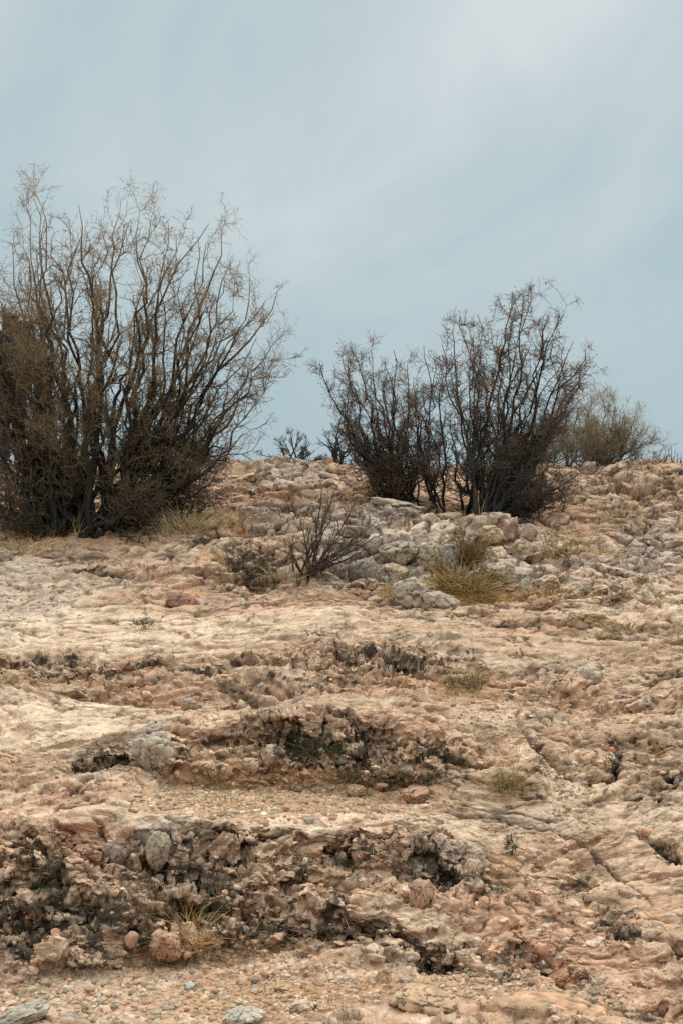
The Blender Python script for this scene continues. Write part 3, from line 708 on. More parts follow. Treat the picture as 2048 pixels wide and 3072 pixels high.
shrub("bare_shrub", "dark bare shrub with orange dried pods on its tallest top", "shrub", "pair of bare shrubs behind the outcrop",
      [(1415,1566),(1440,1570),(1465,1566),(1400,1562)], tipsRb, 12.9, 0.5, 6, stem_r=0.016, curve=-0.03, l0jit=.022, jit=.27, pull=.975, n_extra=20, skirt=3, l1=9.5, l2=8, l3=4.5, L1=(0.2,0.52), L2=(0.08,0.22), L3=(0.025,0.075),
      stem_c=(0.020,0.017,0.015), twig_c=(0.072,0.052,0.038), tip_c=(0.20,0.12,0.072), leaf=520, leaf_c=(0.48,0.19,0.06), leaf_s=0.024, leaf_top=0.5, twig_r=0.0022)
shrub("feathery_shrub", "pale tan feathery shrub behind the right end of the dark shrub", "shrub", None,
      [(1700,1400),(1760,1396),(1820,1390),(1640,1405)], [(1650,1230),(1690,1200),(1730,1185),(1775,1190),(1812,1180),(1850,1200),(1880,1220),(1912,1250),(1930,1300),(1925,1340),(1920,1375),(1840,1260),(1790,1240),(1740,1260),(1620,1280),(1590,1330),(1880,1300),(1700,1290)],
      16.2, 0.5, 8, pull=.93, stem_r=0.010, n_extra=20, l1=10, l2=8, l3=4, L1=(0.2,0.4), L2=(0.1,0.22), L3=(0.03,0.09), stem_c=(0.09,0.065,0.045), twig_c=(0.17,0.115,0.07), tip_c=(0.42,0.29,0.16), leaf=60,
      leaf_c=(0.40,0.30,0.15), leaf_s=0.02, leaf_top=.3, twig_r=0.0021, jit=0.18)
shrub("small_shrub", "small dark twiggy shrub on the ridge left of the gnarled one", "shrub", "little shrubs along the ridge",
      [(868,1385),(885,1384)], [(895,1293),(850,1320),(918,1340),(872,1300),(905,1375),(845,1350),(925,1318)], 16.8, 0.15, 9, stem_r=0.010, n_extra=6, l1=7, l2=5, l3=3, L1=(0.07,0.18), L2=(0.03,0.09), L3=(0.015,0.04),
      stem_c=(0.06,0.05,0.045), twig_c=(0.10,0.07,0.055), twig_r=0.0024)
shrub("gnarled_shrub", "dark gnarled dead shrub with crooked limbs standing on the ridge", "shrub", "little shrubs along the ridge",
      [(1008,1386),(1014,1388)], [(954,1322),(996,1290),(1030,1320),(1035,1262),(1055,1330),(1005,1310),(1026,1240)], 16.7, 0.1, 10, stem_r=0.018, n_extra=2, l1=4, l2=4, l3=3, L1=(0.08,0.22), L2=(0.04,0.12), L3=(0.015,0.05),
      stem_c=(0.022,0.018,0.016), twig_c=(0.06,0.045,0.035), twig_r=0.0024, curve=-0.6, l0jit=.03)
shrub("low_shrub", "low thin shrub on the ridge between gnarled shrub and bare shrubs", "shrub", "little shrubs along the ridge",
      [(1090,1402),(1130,1402)], [(1070,1345),(1110,1330),(1135,1350),(1150,1370),(1060,1380),(1100,1360),(1040,1392)], 16.6, 0.15, 12, stem_r=0.006, n_extra=6, l1=6, l2=4, l3=3, L1=(0.06,0.16), L2=(0.03,0.09), L3=(0.015,0.04),
      stem_c=(0.09,0.065,0.05), twig_c=(0.15,0.10,0.07), twig_r=0.002)
shrub("twiggy_plant", "sparse purplish twigs on the ridge beside the feathery shrub", "shrub", "little shrubs along the ridge",
      [(1945,1388),(1985,1388)], [(1935,1360),(1950,1358),(1972,1352),(1988,1340),(1965,1362),(2000,1362),(1995,1355)], 16.9, 0.1, 14, stem_r=0.005, n_extra=4, l1=4, l2=3, l3=2, L1=(0.05,0.13), L2=(0.03,0.06), L3=(0.012,0.03),
      stem_c=(0.16,0.10,0.08), twig_c=(0.20,0.13,0.11), twig_r=0.0018)
shrub("twiggy_plant", "few thin upright twigs on the ridge at the right edge", "shrub", "little shrubs along the ridge",
      [(2015,1389),(2030,1388)], [(2013,1338),(2003,1350),(2024,1350),(2042,1374),(2030,1388-30)], 16.9, 0.06, 15, stem_r=0.006, n_extra=0, l1=3, l2=2, l3=1, L1=(0.04,0.1), L2=(0.02,0.05), L3=(0.012,0.03),
      stem_c=(0.13,0.08,0.07), twig_c=(0.17,0.11,0.09), twig_r=0.002)
shrub("open_shrub", "small open shrub with curved bare stems growing in the middle crevice", "shrub", None,
      [(905,1712),(918,1718),(930,1712)], [(1020,1440),(985,1480),(1005,1510),(950,1540),(1060,1500),(1085,1590),(1150,1600),(1120,1640),(1050,1560),(1130,1560),(1100,1610),(970,1450),(900,1560),(862,1620),(880,1600),(930,1580),(1000,1600),(1040,1650)], 10.85, 0.25, 17,
      stem_r=0.009, n_extra=3, l1=5, l2=3, l3=3, L1=(0.10,0.28), L2=(0.05,0.13), L3=(0.015,0.05), stem_c=(0.075,0.053,0.040), twig_c=(0.13,0.095,0.062), tip_c=(0.18,0.13,0.08), leaf=150, leaf_c=(0.10,0.13,0.07), leaf_s=0.016, leaf_top=.25,
      twig_r=0.0016, curve=0.1, leaf_name="green_leaves")
shrub("evergreen_bush", "low dark green bush showing through the large bare shrub", "shrub", None,
      [(480,1410),(540,1410),(420,1412)], [(430,1330),(480,1300),(540,1290),(590,1320),(400,1360),(610,1360)], 15.6, 0.3, 18, stem_r=0.010, n_extra=12, l1=8, l2=6, l3=3, L1=(0.1,0.3), L2=(0.06,0.14), L3=(0.02,0.05),
      stem_c=(0.06,0.05,0.03), twig_c=(0.06,0.07,0.035), leaf=5200, leaf_c=(0.085,0.105,0.05), leaf_s=0.024, twig_r=0.002, leaf_name="foliage")
print("shrubs", round(time.time() - T0, 1))

# ------------------------------------------------------------------ grass
def blades(pos, n_seg, L, W, c1, c2, spread, r, lean=(0, 0, 0), droop=0.5, origin=None):
    n = len(pos)
    d0 = nrm(r.normal(size=(n, 3)) * spread + np.array([0, 0, 1.0]) + np.array(lean))
    if origin is not None:
        outv = (pos - origin); outv[:, 2] = 0; d0 = nrm(d0 + outv * 3.0)
    Ln = r.uniform(L[0], L[1], size=(n, 1)); Wn = r.uniform(W[0], W[1], size=(n, 1))
    hd = nrm(np.stack([d0[:, 0] + r.normal(size=n) * .2, d0[:, 1] + r.normal(size=n) * .2, np.zeros(n)], 1))
    dr = r.uniform(0, droop, size=(n, 1))
    side = nrm(np.cross(d0, r.normal(size=(n, 3))))
    rows = []
    p = pos.copy(); dd_ = d0.copy()
    for k in range(n_seg + 1):
        w = Wn * (1 - k / n_seg) ** 0.7 * 0.5 + 0.0002
        rows.append(p - side * w); rows.append(p + side * w)
        dd_ = nrm(dd_ + hd * dr * 0.5 - np.array([0, 0, 1]) * dr * 0.35 * (k / n_seg) + r.normal(size=(n, 3)) * 0.06)
        p = p + dd_ * Ln / n_seg
    Vv = np.stack(rows, 1); m = 2 * (n_seg + 1)
    base = (np.arange(n) * m)[:, None]
    q = []
    for k in range(n_seg):
        q.append(np.stack([base[:, 0] + 2 * k, base[:, 0] + 2 * k + 1, base[:, 0] + 2 * k + 3, base[:, 0] + 2 * k + 2], 1))
    w = r.random((n, 1)) ** 1.2
    cc = (np.array(c1) * (1 - w) + np.array(c2) * w) * r.uniform(0.7, 1.25, size=(n, 1))
    return Vv.reshape(-1, 3), np.concatenate(q), np.repeat(cc, m, 0)

STRAW = (0.50, 0.31, 0.125); GOLD = (0.56, 0.325, 0.10); PALE = (0.55, 0.42, 0.24); OLIVE = (0.155, 0.125, 0.05); DKG = (0.05, 0.055, 0.03); BRN = (0.16, 0.10, 0.05); GRN = (0.055, 0.06, 0.034)
def tuft(label, q, n, L, c1, c2, spread=0.5, W=(0.002, 0.005), droop=0.7, seed=0, lean=(0, 0, 0), seg=4, cat="grass", name="grass_tuft", group=None, dark=None):
    r = np.random.default_rng(seed + 500)
    pos = ground_patch(q[0], q[1], q[2], q[3], n, r); g0 = np.median(pos, 0)
    pos[:, 2] -= 0.006
    Vv, qq, cc = blades(pos, seg, L, W, c1, c2, spread, r, lean, droop, g0)
    if dark:
        pos2 = ground_patch(q[0], q[1], q[2] * .8, q[3] * .8, n // 2, r)
        V2, q2, c2_ = blades(pos2, 3, (L[0] * .4, L[1] * .5), W, dark, BRN, spread * 1.2, r, (0, 0, 0), droop, g0)
        qq = np.concatenate([qq[:, :], q2 + len(Vv)]); Vv = np.concatenate([Vv, V2]); cc = np.concatenate([cc, c2_])
    m_ = mesh_np(name, Vv - g0, qq); col_attr(m_, "tone", cc)
    ob = link(name, m_, M_grass); ob.location = g0
    tag(ob, label, cat, group)
    return ob
GR = "dry grass tufts among the rocks"
tuft("large golden grass tuft with dark green base beside cracked outcrop", (1395,1765,70,26), 720, (0.14,0.44), (0.50,0.30,0.10), (0.24,0.165,0.06), .6, seed=1, group=GR, dark=DKG, droop=1.0, W=(.003,.008), seg=5)
tuft("upright rusty grass clump above the large golden tuft", (1405,1680,35,25), 420, (0.16,0.42), (0.38,0.21,0.07), BRN, .4, seed=2, group=GR, dark=DKG, droop=.8, W=(.003,.007))
tuft("flattened straw mat spreading right of the large golden tuft", (1470,1795,120,14), 650, (0.06,0.16), STRAW, GOLD, 1.5, seed=3, group=GR, droop=1)
tuft("golden grass patch between pale rocks on the right of the outcrop", (1680,1665,75,20), 520, (0.08,0.22), GOLD, STRAW, .8, seed=4, group=GR, dark=OLIVE)
tuft("thin straw patch right of the golden grass patch", (1810,1670,60,16), 260, (0.06,0.18), GOLD, STRAW, .9, seed=5, group=GR)
tuft("sparse grass in the hollow of the right hand slope", (1895,1570,55,26), 330, (0.08,0.24), STRAW, OLIVE, .6, seed=6, group=GR)
tuft("pale straw tuft at the foot of the large shrub", (560,1590,75,14), 420, (0.12,0.30), PALE, STRAW, .35, seed=7, group=GR, dark=BRN)
tuft("short yellow straw tuft right of the pale straw tuft", (700,1575,45,12), 200, (0.08,0.22), GOLD, PALE, .4, seed=8, group=GR)
tuft("sparse straw in front of the large shrub at left", (95,1650,95,14), 330, (0.07,0.20), PALE, STRAW, .5, seed=9, group=GR)
tuft("brown dead grass mass under the left of the large shrub", (110,1595,130,26), 1500, (0.10,0.30), BRN, STRAW, .9, seed=10, group=GR, dark=DKG)
tuft("upright pale stalks standing in front of the large shrub stems", (232,1612,12,8), 22, (0.2,0.34), PALE, STRAW, .22, seed=11, group=GR)
tuft("tall golden stalks rising among the bare shrub at left of pair", (1180,1505,60,20), 120, (0.25,0.58), GOLD, STRAW, .25, seed=12, group=GR, droop=.4, W=(.003,.006))
tuft("golden stalks at the foot of the dark shrub trunk", (1400,1580,60,12), 70, (0.12,0.34), GOLD, STRAW, .25, seed=13, group=GR, droop=.4)
tuft("dark mossy grass filling the hollow left of the open shrub", (745,1700,55,45), 900, (0.03,0.10), DKG, BRN, .9, seed=14, group=GR)
tuft("yellow moss strip along the floor of the left hollow", (775,1740,70,12), 700, (0.015,0.04), (0.30,0.22,0.05), OLIVE, 1.2, seed=15, group=GR)
tuft("thin golden stalks right of the dark mossy hollow", (860,1735,60,14), 90, (0.08,0.24), GOLD, STRAW, .4, seed=16, group=GR)
tuft("golden stalks beside the rounded cracked boulder", (1165,1795,28,12), 90, (0.08,0.2), GOLD, STRAW, .4, seed=17, group=GR)
tuft("small straw patch below the hole rock", (1625,1790,40,14), 130, (0.06,0.15), GOLD, STRAW, .7, seed=18, group=GR)
tuft("olive grass cushion on the middle terrace near the yellow scrap", (1400,2055,58,22), 520, (0.05,0.13), OLIVE, STRAW, .6, seed=19, group=GR, dark=DKG)
tuft("flat straw mat on dirt under the olive cushion", (1330,2085,110,10), 330, (0.03,0.08), STRAW, PALE, 1.6, seed=20, group=GR)
tuft("grass stripe under the smooth slab on the right", (1870,1893,60,12), 260, (0.05,0.12), OLIVE, STRAW, .7, seed=21, group=GR)
tuft("little dark green plant on the pale left slab", (430,1873,32,10), 120, (0.03,0.09), GRN, OLIVE, .6, seed=22, group="green plants in cracks", name="green_plant", cat="plant", W=(.004,.008))
tuft("narrow green plant in the vertical crack of the lower slab", (1530,2540,16,30), 90, (0.02,0.06), GRN, (.065,.075,.035), .8, seed=23, group="green plants in cracks", name="green_plant", cat="plant", W=(.004,.008))
tuft("green plant behind the orange stone in the right hollow", (1830,2285,16,9), 60, (0.02,0.06), GRN, (.065,.075,.035), .8, seed=24, group="green plants in cracks", name="green_plant", cat="plant", W=(.004,.008))
tuft("tiny bright green plant below the brown cushion at lower left", (142,2662,14,8), 70, (0.02,0.05), (.09,.15,.04), GRN, .8, seed=25, group="green plants in cracks", name="green_plant", cat="plant", W=(.004,.008))
tuft("dark grass growing under the broken ledge in the middle", (960,2250,70,34), 620, (0.05,0.14), DKG, OLIVE, .6, seed=26, group=GR)
tuft("brown grass fringe along the foot of the middle ledge", (1180,2340,160,18), 620, (0.03,0.11), BRN, OLIVE, .8, seed=27, group=GR)
tuft("wispy olive grass with tall stalks in the right slab fold", (1530,2370,50,22), 240, (0.06,0.18), OLIVE, STRAW, .6, seed=28, group=GR, W=(.0015,.003))
tuft("pair of tall thin stalks leaning up from the right slab fold", (1530,2360,12,10), 5, (0.34,0.5), STRAW, PALE, .25, seed=29, group=GR, W=(.002,.003), lean=(.2,0,0), droop=.2)
tuft("brown dry cushion plant in the hollow at the lower left", (125,2590,72,55), 1500, (0.02,0.06), BRN, DKG, .9, seed=30, group=GR, W=(.0015,.003))
tuft("rusty dead grass heap in the dark lower hollow", (455,2715,80,45), 1100, (0.03,0.12), (0.20,0.10,0.04), BRN, 1.1, seed=31, group=GR, W=(.001,.0025))
tuft("bright golden straw sheaf hanging in the dark lower hollow", (575,2800,42,62), 240, (0.07,0.20), GOLD, STRAW, .7, seed=32, group=GR, W=(.0015,.0035))
tuft("loose straw lying under the golden sheaf on gravel", (600,2890,120,22), 170, (0.04,0.12), STRAW, GOLD, 2, seed=33, group=GR, W=(.001,.0025))
tuft("brown grass under the dark lower ledge lip", (850,2850,140,26), 420, (0.03,0.10), BRN, STRAW, .8, seed=34, group=GR, W=(.001,.0025))
tuft("brown dry grass in the pocket of the lower ledge", (1480,2620,55,40), 330, (0.02,0.07), BRN, STRAW, 1, seed=35, group=GR, W=(.001,.0025))
tuft("thin dry stems on the cracked step below the grey boulder", (700,2270,50,26), 110, (0.05,0.14), STRAW, BRN, .9, seed=36, group=GR, W=(.0015,.003))
tuft("dull grass pocket near the ridge behind the open shrub", (1030,1412,45,10), 260, (0.05,0.14), STRAW, OLIVE, .8, seed=37, group=GR)
tuft("brown dry brush behind the top of the open shrub", (1060,1505,60,18), 420, (0.08,0.22), BRN, STRAW, .7, seed=38, group=GR)
tuft("dark green moss in the small hollow of the left slab top", (595,1625,45,14), 260, (0.03,0.09), BRN, DKG, .8, seed=39, group=GR)
tuft("dark moss on the dark brown stain of the left ledge", (420,2300,70,26), 420, (0.02,0.06), DKG, OLIVE, .8, seed=40, group=GR, W=(.0015,.003))
tuft("scrubby brown plants between pink rocks above the left slab", (840,1540,90,20), 420, (0.04,0.13), DKG, BRN, .8, seed=41, group=GR)
tuft("dry grass strip in the dark crevice at the right", (1800,1790,100,10), 260, (0.03,0.09), STRAW, BRN, .8, seed=42, group=GR)

# stray blades and litter everywhere in the pockets
r_ = np.random.default_rng(77)
wgt = (R_dirt * .8 + R_dark * .5 + .04)[VI]; wgt = wgt * (V[VI, 1] / 6.0) ** 0; cdf = np.cumsum(wgt); 
k_ = VI[np.searchsorted(cdf, r_.random(9000) * cdf[-1]).clip(0, len(VI) - 1)]
Vv, qq, cc = blades(V[k_].astype(float), 3, (0.015, 0.07), (0.0012, 0.003), STRAW, DKG, 1.1, r_, droop=1)
m_ = mesh_np("dry_grass", Vv, qq); col_attr(m_, "tone", cc)
tag(link("dry_grass", m_, M_grass), "stray dry blades and straw litter caught in the rock pockets", "grass", kind="stuff")
print("grass", round(time.time() - T0, 1))

# ------------------------------------------------------------------ loose stones
ICO = {}
def ico(n):
    if n not in ICO:
        b = bmesh.new(); bmesh.ops.create_icosphere(b, subdivisions=n, radius=1)
        vv = np.array([v.co[:] for v in b.verts]); ff = np.array([[v.index for v in f.verts] for f in b.faces]); b.free()
        ICO[n] = (vv, ff)
    return ICO[n]

def rock_shape(seed, sub=5, planes=11, sharp=0.85, rough=0.05):
    r = np.random.default_rng(seed); vv, ff = ico(sub)
    n_ = nrm(r.normal(size=(planes, 3))); dd_ = r.uniform(0.62, 1.0, planes)
    dots = vv @ n_.T
    rr = np.where(dots > 0.05, dd_[None] / np.maximum(dots, 0.05), 9).min(1); rr = np.minimum(rr, 1.15)
    rr = rr * sharp + (1 - sharp)
    p = vv * rr[:, None]
    q = (p + seed * 3.1).astype(np.float32)
    p = p * (1 + rough * (fbm(q, 2.2, 5, 0.6) + 0.6 * fbm(q, 3.0, 3, .5, off=8, ridged=True)))[:, None]
    f1, f2, i_, fv_ = vor(q + 0.25 * fbm(q, 2, 3)[:, None], 1.35)
    p = p * (1 - 0.13 * (1 - sstep(0, 0.07, f2 - f1)) + 0.16 * fv_ + 0.08 * (RND[i_, 1] - .5))[:, None]
    jt = 1 - sstep(0.0, 0.07, f2 - f1)
    f1, f2, i_, fv_ = vor(q, 3.4)
    p = p * (1 - 0.02 * (1 - sstep(0, 0.1, f2 - f1)) + 0.07 * fv_)[:, None]
    return p, ff, jt

def stone(name, label, q, col1, seed, flat_=0.7, depth=0.8, rot=None, cat="rock", group=None, sink=0.3, planes=11, sharp=.85, rough=.05, lichen=0.3):
    """q = photo position and size (x, y of the middle, width, height)"""
    g = ground(q[0], q[1] + q[3] * 0.3); Dm = g[1]
    big = 1.18 if q[2] > 45 else 1.0
    w = q[2] / F * Dm / 2 * big; h = q[3] / F * Dm / 2 * big
    p, ff, jt = rock_shape(seed, 5 if q[2] > 45 else 4, planes, sharp, rough)
    rz = random.Random(seed).uniform(-.5, .5) if rot is None else math.radians(rot)
    sx, sz = np.abs(p[:, 0]).max(), np.abs(p[:, 2]).max()
    p = p / np.array([sx, sx, sz])
    p = p * np.array([w, w * depth, h * 1.15]); p[:, 2] = np.where(p[:, 2] > 0, p[:, 2] * (1 - 0.15 * (p[:, 2] / h)), p[:, 2] * 1.3)
    ca, sa = math.cos(rz), math.sin(rz)
    p = p @ np.array([[ca, 0, sa], [0, 1, 0], [-sa, 0, ca]]) if abs(rz) < 0.6 else p
    c = np.tile(np.array(col1)[None], (len(p), 1)).astype(np.float32)
    qn = (p * 1.0 + seed).astype(np.float32)
    a_ = fbm(qn, 9, 4, .6); b_ = fbm(qn, 30, 3, .6, off=4)
    c = c * np.array([1.08, 0.955, 0.84], np.float32) * (1 + 0.4 * a_ + 0.35 * b_)[:, None]
    c = mixc(c, (0.035, 0.033, 0.03), sstep(0.45 - lichen * .5, 0.6 - lichen * .5, fbm(qn, 14, 4, .65, off=44)) * .9)
    c = mixc(c, (0.06, 0.045, 0.035), jt * .8 * (q[2] > 45))
    m_ = mesh_np(name, p, ff, False); m_.polygons.foreach_set("use_smooth", np.full(len(ff), True)); col_attr(m_, "tone", np.clip(c, .01, .9))
    ob = link(name, m_, M_stone)
    cpos = at(q[0], q[1] + q[3] * .08, Dm - w * depth * (0.15 if q[2] > 45 else 0)); cpos[2] = max(cpos[2], g[2] - h * .4)
    ob.location = cpos
    tag(ob, label, cat, group)
    return ob
GREY = (0.38, 0.315, 0.25); PINK = (0.42, 0.265, 0.19); TAN = (0.45, 0.315, 0.21); PALEC = (0.54, 0.43, 0.32); ORG = (0.42, 0.17, 0.08); DKGREY = (0.24, 0.205, 0.17); CREAM = (0.47, 0.36, 0.255)
OG = "blocks of the cracked outcrop"
SL = [
 ("boulder","smooth rounded grey boulder lying on top of the outcrop left of the shrubs",(1180,1525,165,62),GREY,1,OG,.15),
 ("boulder","small dark edged block right of the smooth rounded top boulder",(1278,1520,62,34),GREY,2,OG,.3),
 ("boulder","sloping pale rock at the foot of the bare shrub pair",(1352,1556,84,52),CREAM,3,OG,.15),
 ("boulder","long grey block under the white slab at the outcrop centre",(1200,1652,120,62),GREY,5,OG,.3),
 ("boulder","upright cracked block right of the long grey block",(1285,1660,80,74),GREY,6,OG,.3),
 ("boulder","dark cracked block at the right end of the outcrop face",(1345,1665,60,70),(.32,.29,.26),7,OG,.45),
 ("boulder","pale square block low in the outcrop face",(1178,1706,82,50),PALEC,8,OG,.15),
 ("boulder","small pale block right of the square one in the outcrop face",(1232,1712,44,46),GREY,9,OG,.2),
 ("boulder","dark grey block at the left foot of the outcrop",(1098,1712,80,64),DKGREY,10,OG,.35),
 ("boulder","flat topped grey block left of the outcrop by the open shrub",(992,1738,62,52),GREY,11,OG,.2),
 ("boulder","striped grey block standing in the left hollow",(862,1724,56,62),GREY,12,OG,.2),
 ("boulder","rounded cracked grey boulder standing in front of the outcrop",(1240,1775,118,92),GREY,13,OG,.15),
 ("boulder","broken grey block right of the rounded cracked boulder",(1320,1798,104,52),GREY,14,OG,.25),
 ("boulder","pale rock left of the golden grass behind the slab",(1465,1600,84,52),CREAM,15,OG,.15),
 ("boulder","dark notched rock under the lowest branch of the dark shrub",(1610,1598,86,44),TAN,16,OG,.4),
 ("boulder","rounded pale rock right of the large golden tuft",(1572,1645,70,62),CREAM,17,OG,.15),
 ("boulder","small grey rounded rock beside golden grass patch",(1636,1655,52,50),GREY,18,OG,.2),
 ("boulder","cracked pale block right of the rusty grass clump",(1480,1665,76,56),PALEC,19,OG,.25),
 ("boulder","leaning grey block below the cracked pale block",(1505,1715,88,56),GREY,20,OG,.3),
 ("boulder","upright pale rock with a dark hole near the golden tuft",(1575,1762,48,58),GREY,21,OG,.3),
 ("boulder","wedge shaped pale rock right of the hole rock",(1640,1745,60,44),CREAM,22,OG,.2),
 ("boulder","small pale wedge in the dark crevice at the right",(1800,1762,44,26),PALEC,23,OG,.1),
 ("boulder","rounded grey rock above the dark right crevice",(1728,1768,80,52),GREY,24,OG,.25),
 ("boulder","dark lump inside the right crevice",(1850,1765,50,34),(.28,.2,.15),25,OG,.4),
 ("boulder","smooth grey hump of rock on the right terrace",(1762,2018,78,52),GREY,26,None,.1),
 ("boulder","broad pale hump above the long smooth slab at right",(1750,1857,130,60),CREAM,27,None,.1),
 ("boulder","dark red rock set in the left slab",(545,1795,84,46),(.28,.165,.12),28,None,.25),
 ("boulder","large cracked grey boulder set in the left ledge",(455,2250,132,104),(.40,.345,.28),29,None,.12),
 ("boulder","low brown block in the left ledge near the left edge",(205,2072,86,48),(.36,.27,.19),30,None,.2),
 ("boulder","small grey boulder on the pale slab above the large cracked boulder",(572,2112,62,38),GREY,31,None,.15),
 ("boulder","brown block at the far left edge of the terrace",(24,2050,70,70),(.33,.22,.14),32,None,.2),
 ("boulder","pale block under the middle ledge right of the cracked boulder",(662,2306,70,44),TAN,33,None,.2),
 ("boulder","squarish pale block left of the dark middle ledge",(752,2285,46,38),PALEC,34,None,.2),
 ("boulder","pink rounded rock at the foot of the middle ledge",(1240,2380,88,48),PINK,35,None,.15),
 ("boulder","small pinkish rock on dirt left of the pink rounded rock",(1065,2368,56,30),PINK,36,None,.1),
 ("boulder","pinkish overhanging lump on the lower ledge",(1265,2670,70,70),PINK,37,None,.15),
 ("boulder","pink jagged rock beside the golden straw sheaf",(500,2818,90,70),PINK,38,None,.3),
 ("boulder","pink pointed rock left of the jagged one in dark hollow",(395,2810,44,44),PINK,39,None,.2),
 ("boulder","dark grey knob in the lower left ledge",(345,2560,90,80),(.27,.2,.17),40,None,.4),
 ("boulder","smooth grey green rock in the lower ledge face",(478,2535,72,90),GREY,41,None,.2),
 ("boulder","orange brown slab end at the lower right",(1690,2925,84,40),(.46,.25,.15),42,None,.1),
 ("boulder","wide tan slab rising from the gravel at bottom centre",(1265,2995,190,66),TAN,43,None,.15),
 ("boulder","brown block standing in gravel right of the bottom centre",(1150,2930,50,60),TAN,44,None,.2),
 ("boulder","reddish slab at the bottom right corner",(1640,3040,330,80),(.48,.30,.20),45,None,.12),
]
for i, (nm, lb, q, c, s, g, lic) in enumerate(SL):
    stone(nm, lb, q, c, s, depth=0.75, group=g, lichen=lic, rot=random.Random(s).uniform(-10, 10), rough=.09, sharp=.8, planes=10)
SS = [
 ("grey rounded stone at the left edge beside the straw",(12,1660,46,46),GREY),
 ("reddish orange stone under the large shrub",(182,1620,44,24),ORG),
 ("brown stone left of the reddish orange stone",(148,1616,26,16),(.28,.15,.1)),
 ("pointed brown stone at the foot of the large shrub",(340,1565,44,34),(.36,.22,.15)),
 ("small white stone left of the pointed brown stone",(308,1558,22,14),PALEC),
 ("pale stone in front of the brown and orange stones",(146,1648,20,10),PALEC),
 ("white stone below the large cracked boulder",(533,2317,18,16),(.72,.68,.6)),
 ("small white cube of stone on the dirt flat",(702,2350,15,12),(.72,.66,.58)),
 ("cream stone on the dirt flat right of the white cube",(758,2374,22,13),CREAM),
 ("cream stone on the left end of the dirt flat",(403,2428,34,17),CREAM),
 ("pale flat stone on the gravel right of the left end stone",(600,2396,22,13),PALEC),
 ("pink stone half sunk at the right of the dirt flat",(875,2425,60,22),PINK),
 ("white flat stone on the lip of the dirt flat",(790,2440,26,12),(.68,.62,.55)),
 ("orange stone sitting in the right hollow",(1832,2250,28,28),(.46,.22,.12)),
 ("orange stone on the smooth slab near the right edge",(1936,2495,36,26),(.48,.25,.14)),
 ("long grey flat stone in the bottom left corner",(70,3042,150,58),(.36,.32,.27)),
 ("flat grey stone lying on the gravel at the bottom",(735,3048,116,46),(.42,.38,.32)),
 ("pale flat wedge of stone on gravel right of bottom middle",(914,3018,82,34),PALEC),
 ("thin tan stone above the pale flat wedge",(850,2962,66,20),TAN),
 ("small bluish grey stone on gravel at bottom left",(572,2956,34,18),(.38,.38,.37)),
 ("bluish grey stone right of the bottom left slab",(205,3058,56,30),(.28,.28,.28)),
 ("pale stone on gravel above the bottom left slab",(128,2975,28,15),CREAM),
 ("white stone in the dark lower hollow",(463,2633,22,20),(.66,.62,.56)),
 ("orange stone in the dark lower hollow",(541,2628,16,20),(.50,.24,.06)),
 ("small white chip above the rusty grass heap",(497,2702,22,12),(.7,.66,.6)),
 ("round orange pink stone above the golden sheaf",(540,2694,20,13),(.5,.27,.16)),
 ("upright pink stone right of the dark lower hollow",(558,2668,28,34),PINK),
 ("pink stone at the left of the dark lower hollow",(400,2658,26,18),PINK),
 ("salmon pointed stone on the dark lower left face",(168,2798,34,34),(.5,.27,.19)),
 ("grey stone on the dark lower left face",(160,2865,30,22),GREY),
 ("white pebble on the lip above the lower ledge",(916,2577,16,13),(.7,.66,.58)),
 ("cream stone beside the green crack plant",(1562,2575,34,20),CREAM),
 ("flat pinkish stone at the right of the terrace gravel",(1870,2090,60,20),(.36,.24,.2)),
 ("white pebble in the rubble of the middle terrace",(1420,1982,12,10),(.7,.66,.6)),
 ("pale blue grey stone beside the straw mat",(1490,1812,28,14),GREY),
 ("rust coloured stone in front of the outcrop foot",(1022,1760,32,14),(.4,.2,.11)),
]
for i, (lb, q, c) in enumerate(SS):
    stone("stone", lb, q, c, 100 + i, depth=0.8, group="loose stones lying on the ground", lichen=-.1, rough=.06, sharp=.9, planes=9, rot=random.Random(i).uniform(-12, 12))
# small yellow scrap lying by the olive grass
g = ground(1432, 2090)
bm = bmesh.new(); bmesh.ops.create_cone(bm, cap_ends=True, segments=12, radius1=.007, radius2=.0065, depth=.026)
me3 = bpy.data.meshes.new("filter_stub"); bm.to_mesh(me3); bm.free()
ob = link("filter_stub", me3, simple_mat("orange_paper", (0.62, 0.30, 0.05), (0.72, 0.38, 0.08), 60)); ob.location = (g[0], g[1] - .02, g[2] + .018); ob.rotation_euler = (0.3, math.radians(-25), .2)
tag(ob, "tiny orange yellow stub standing beside the olive grass cushion", "litter")

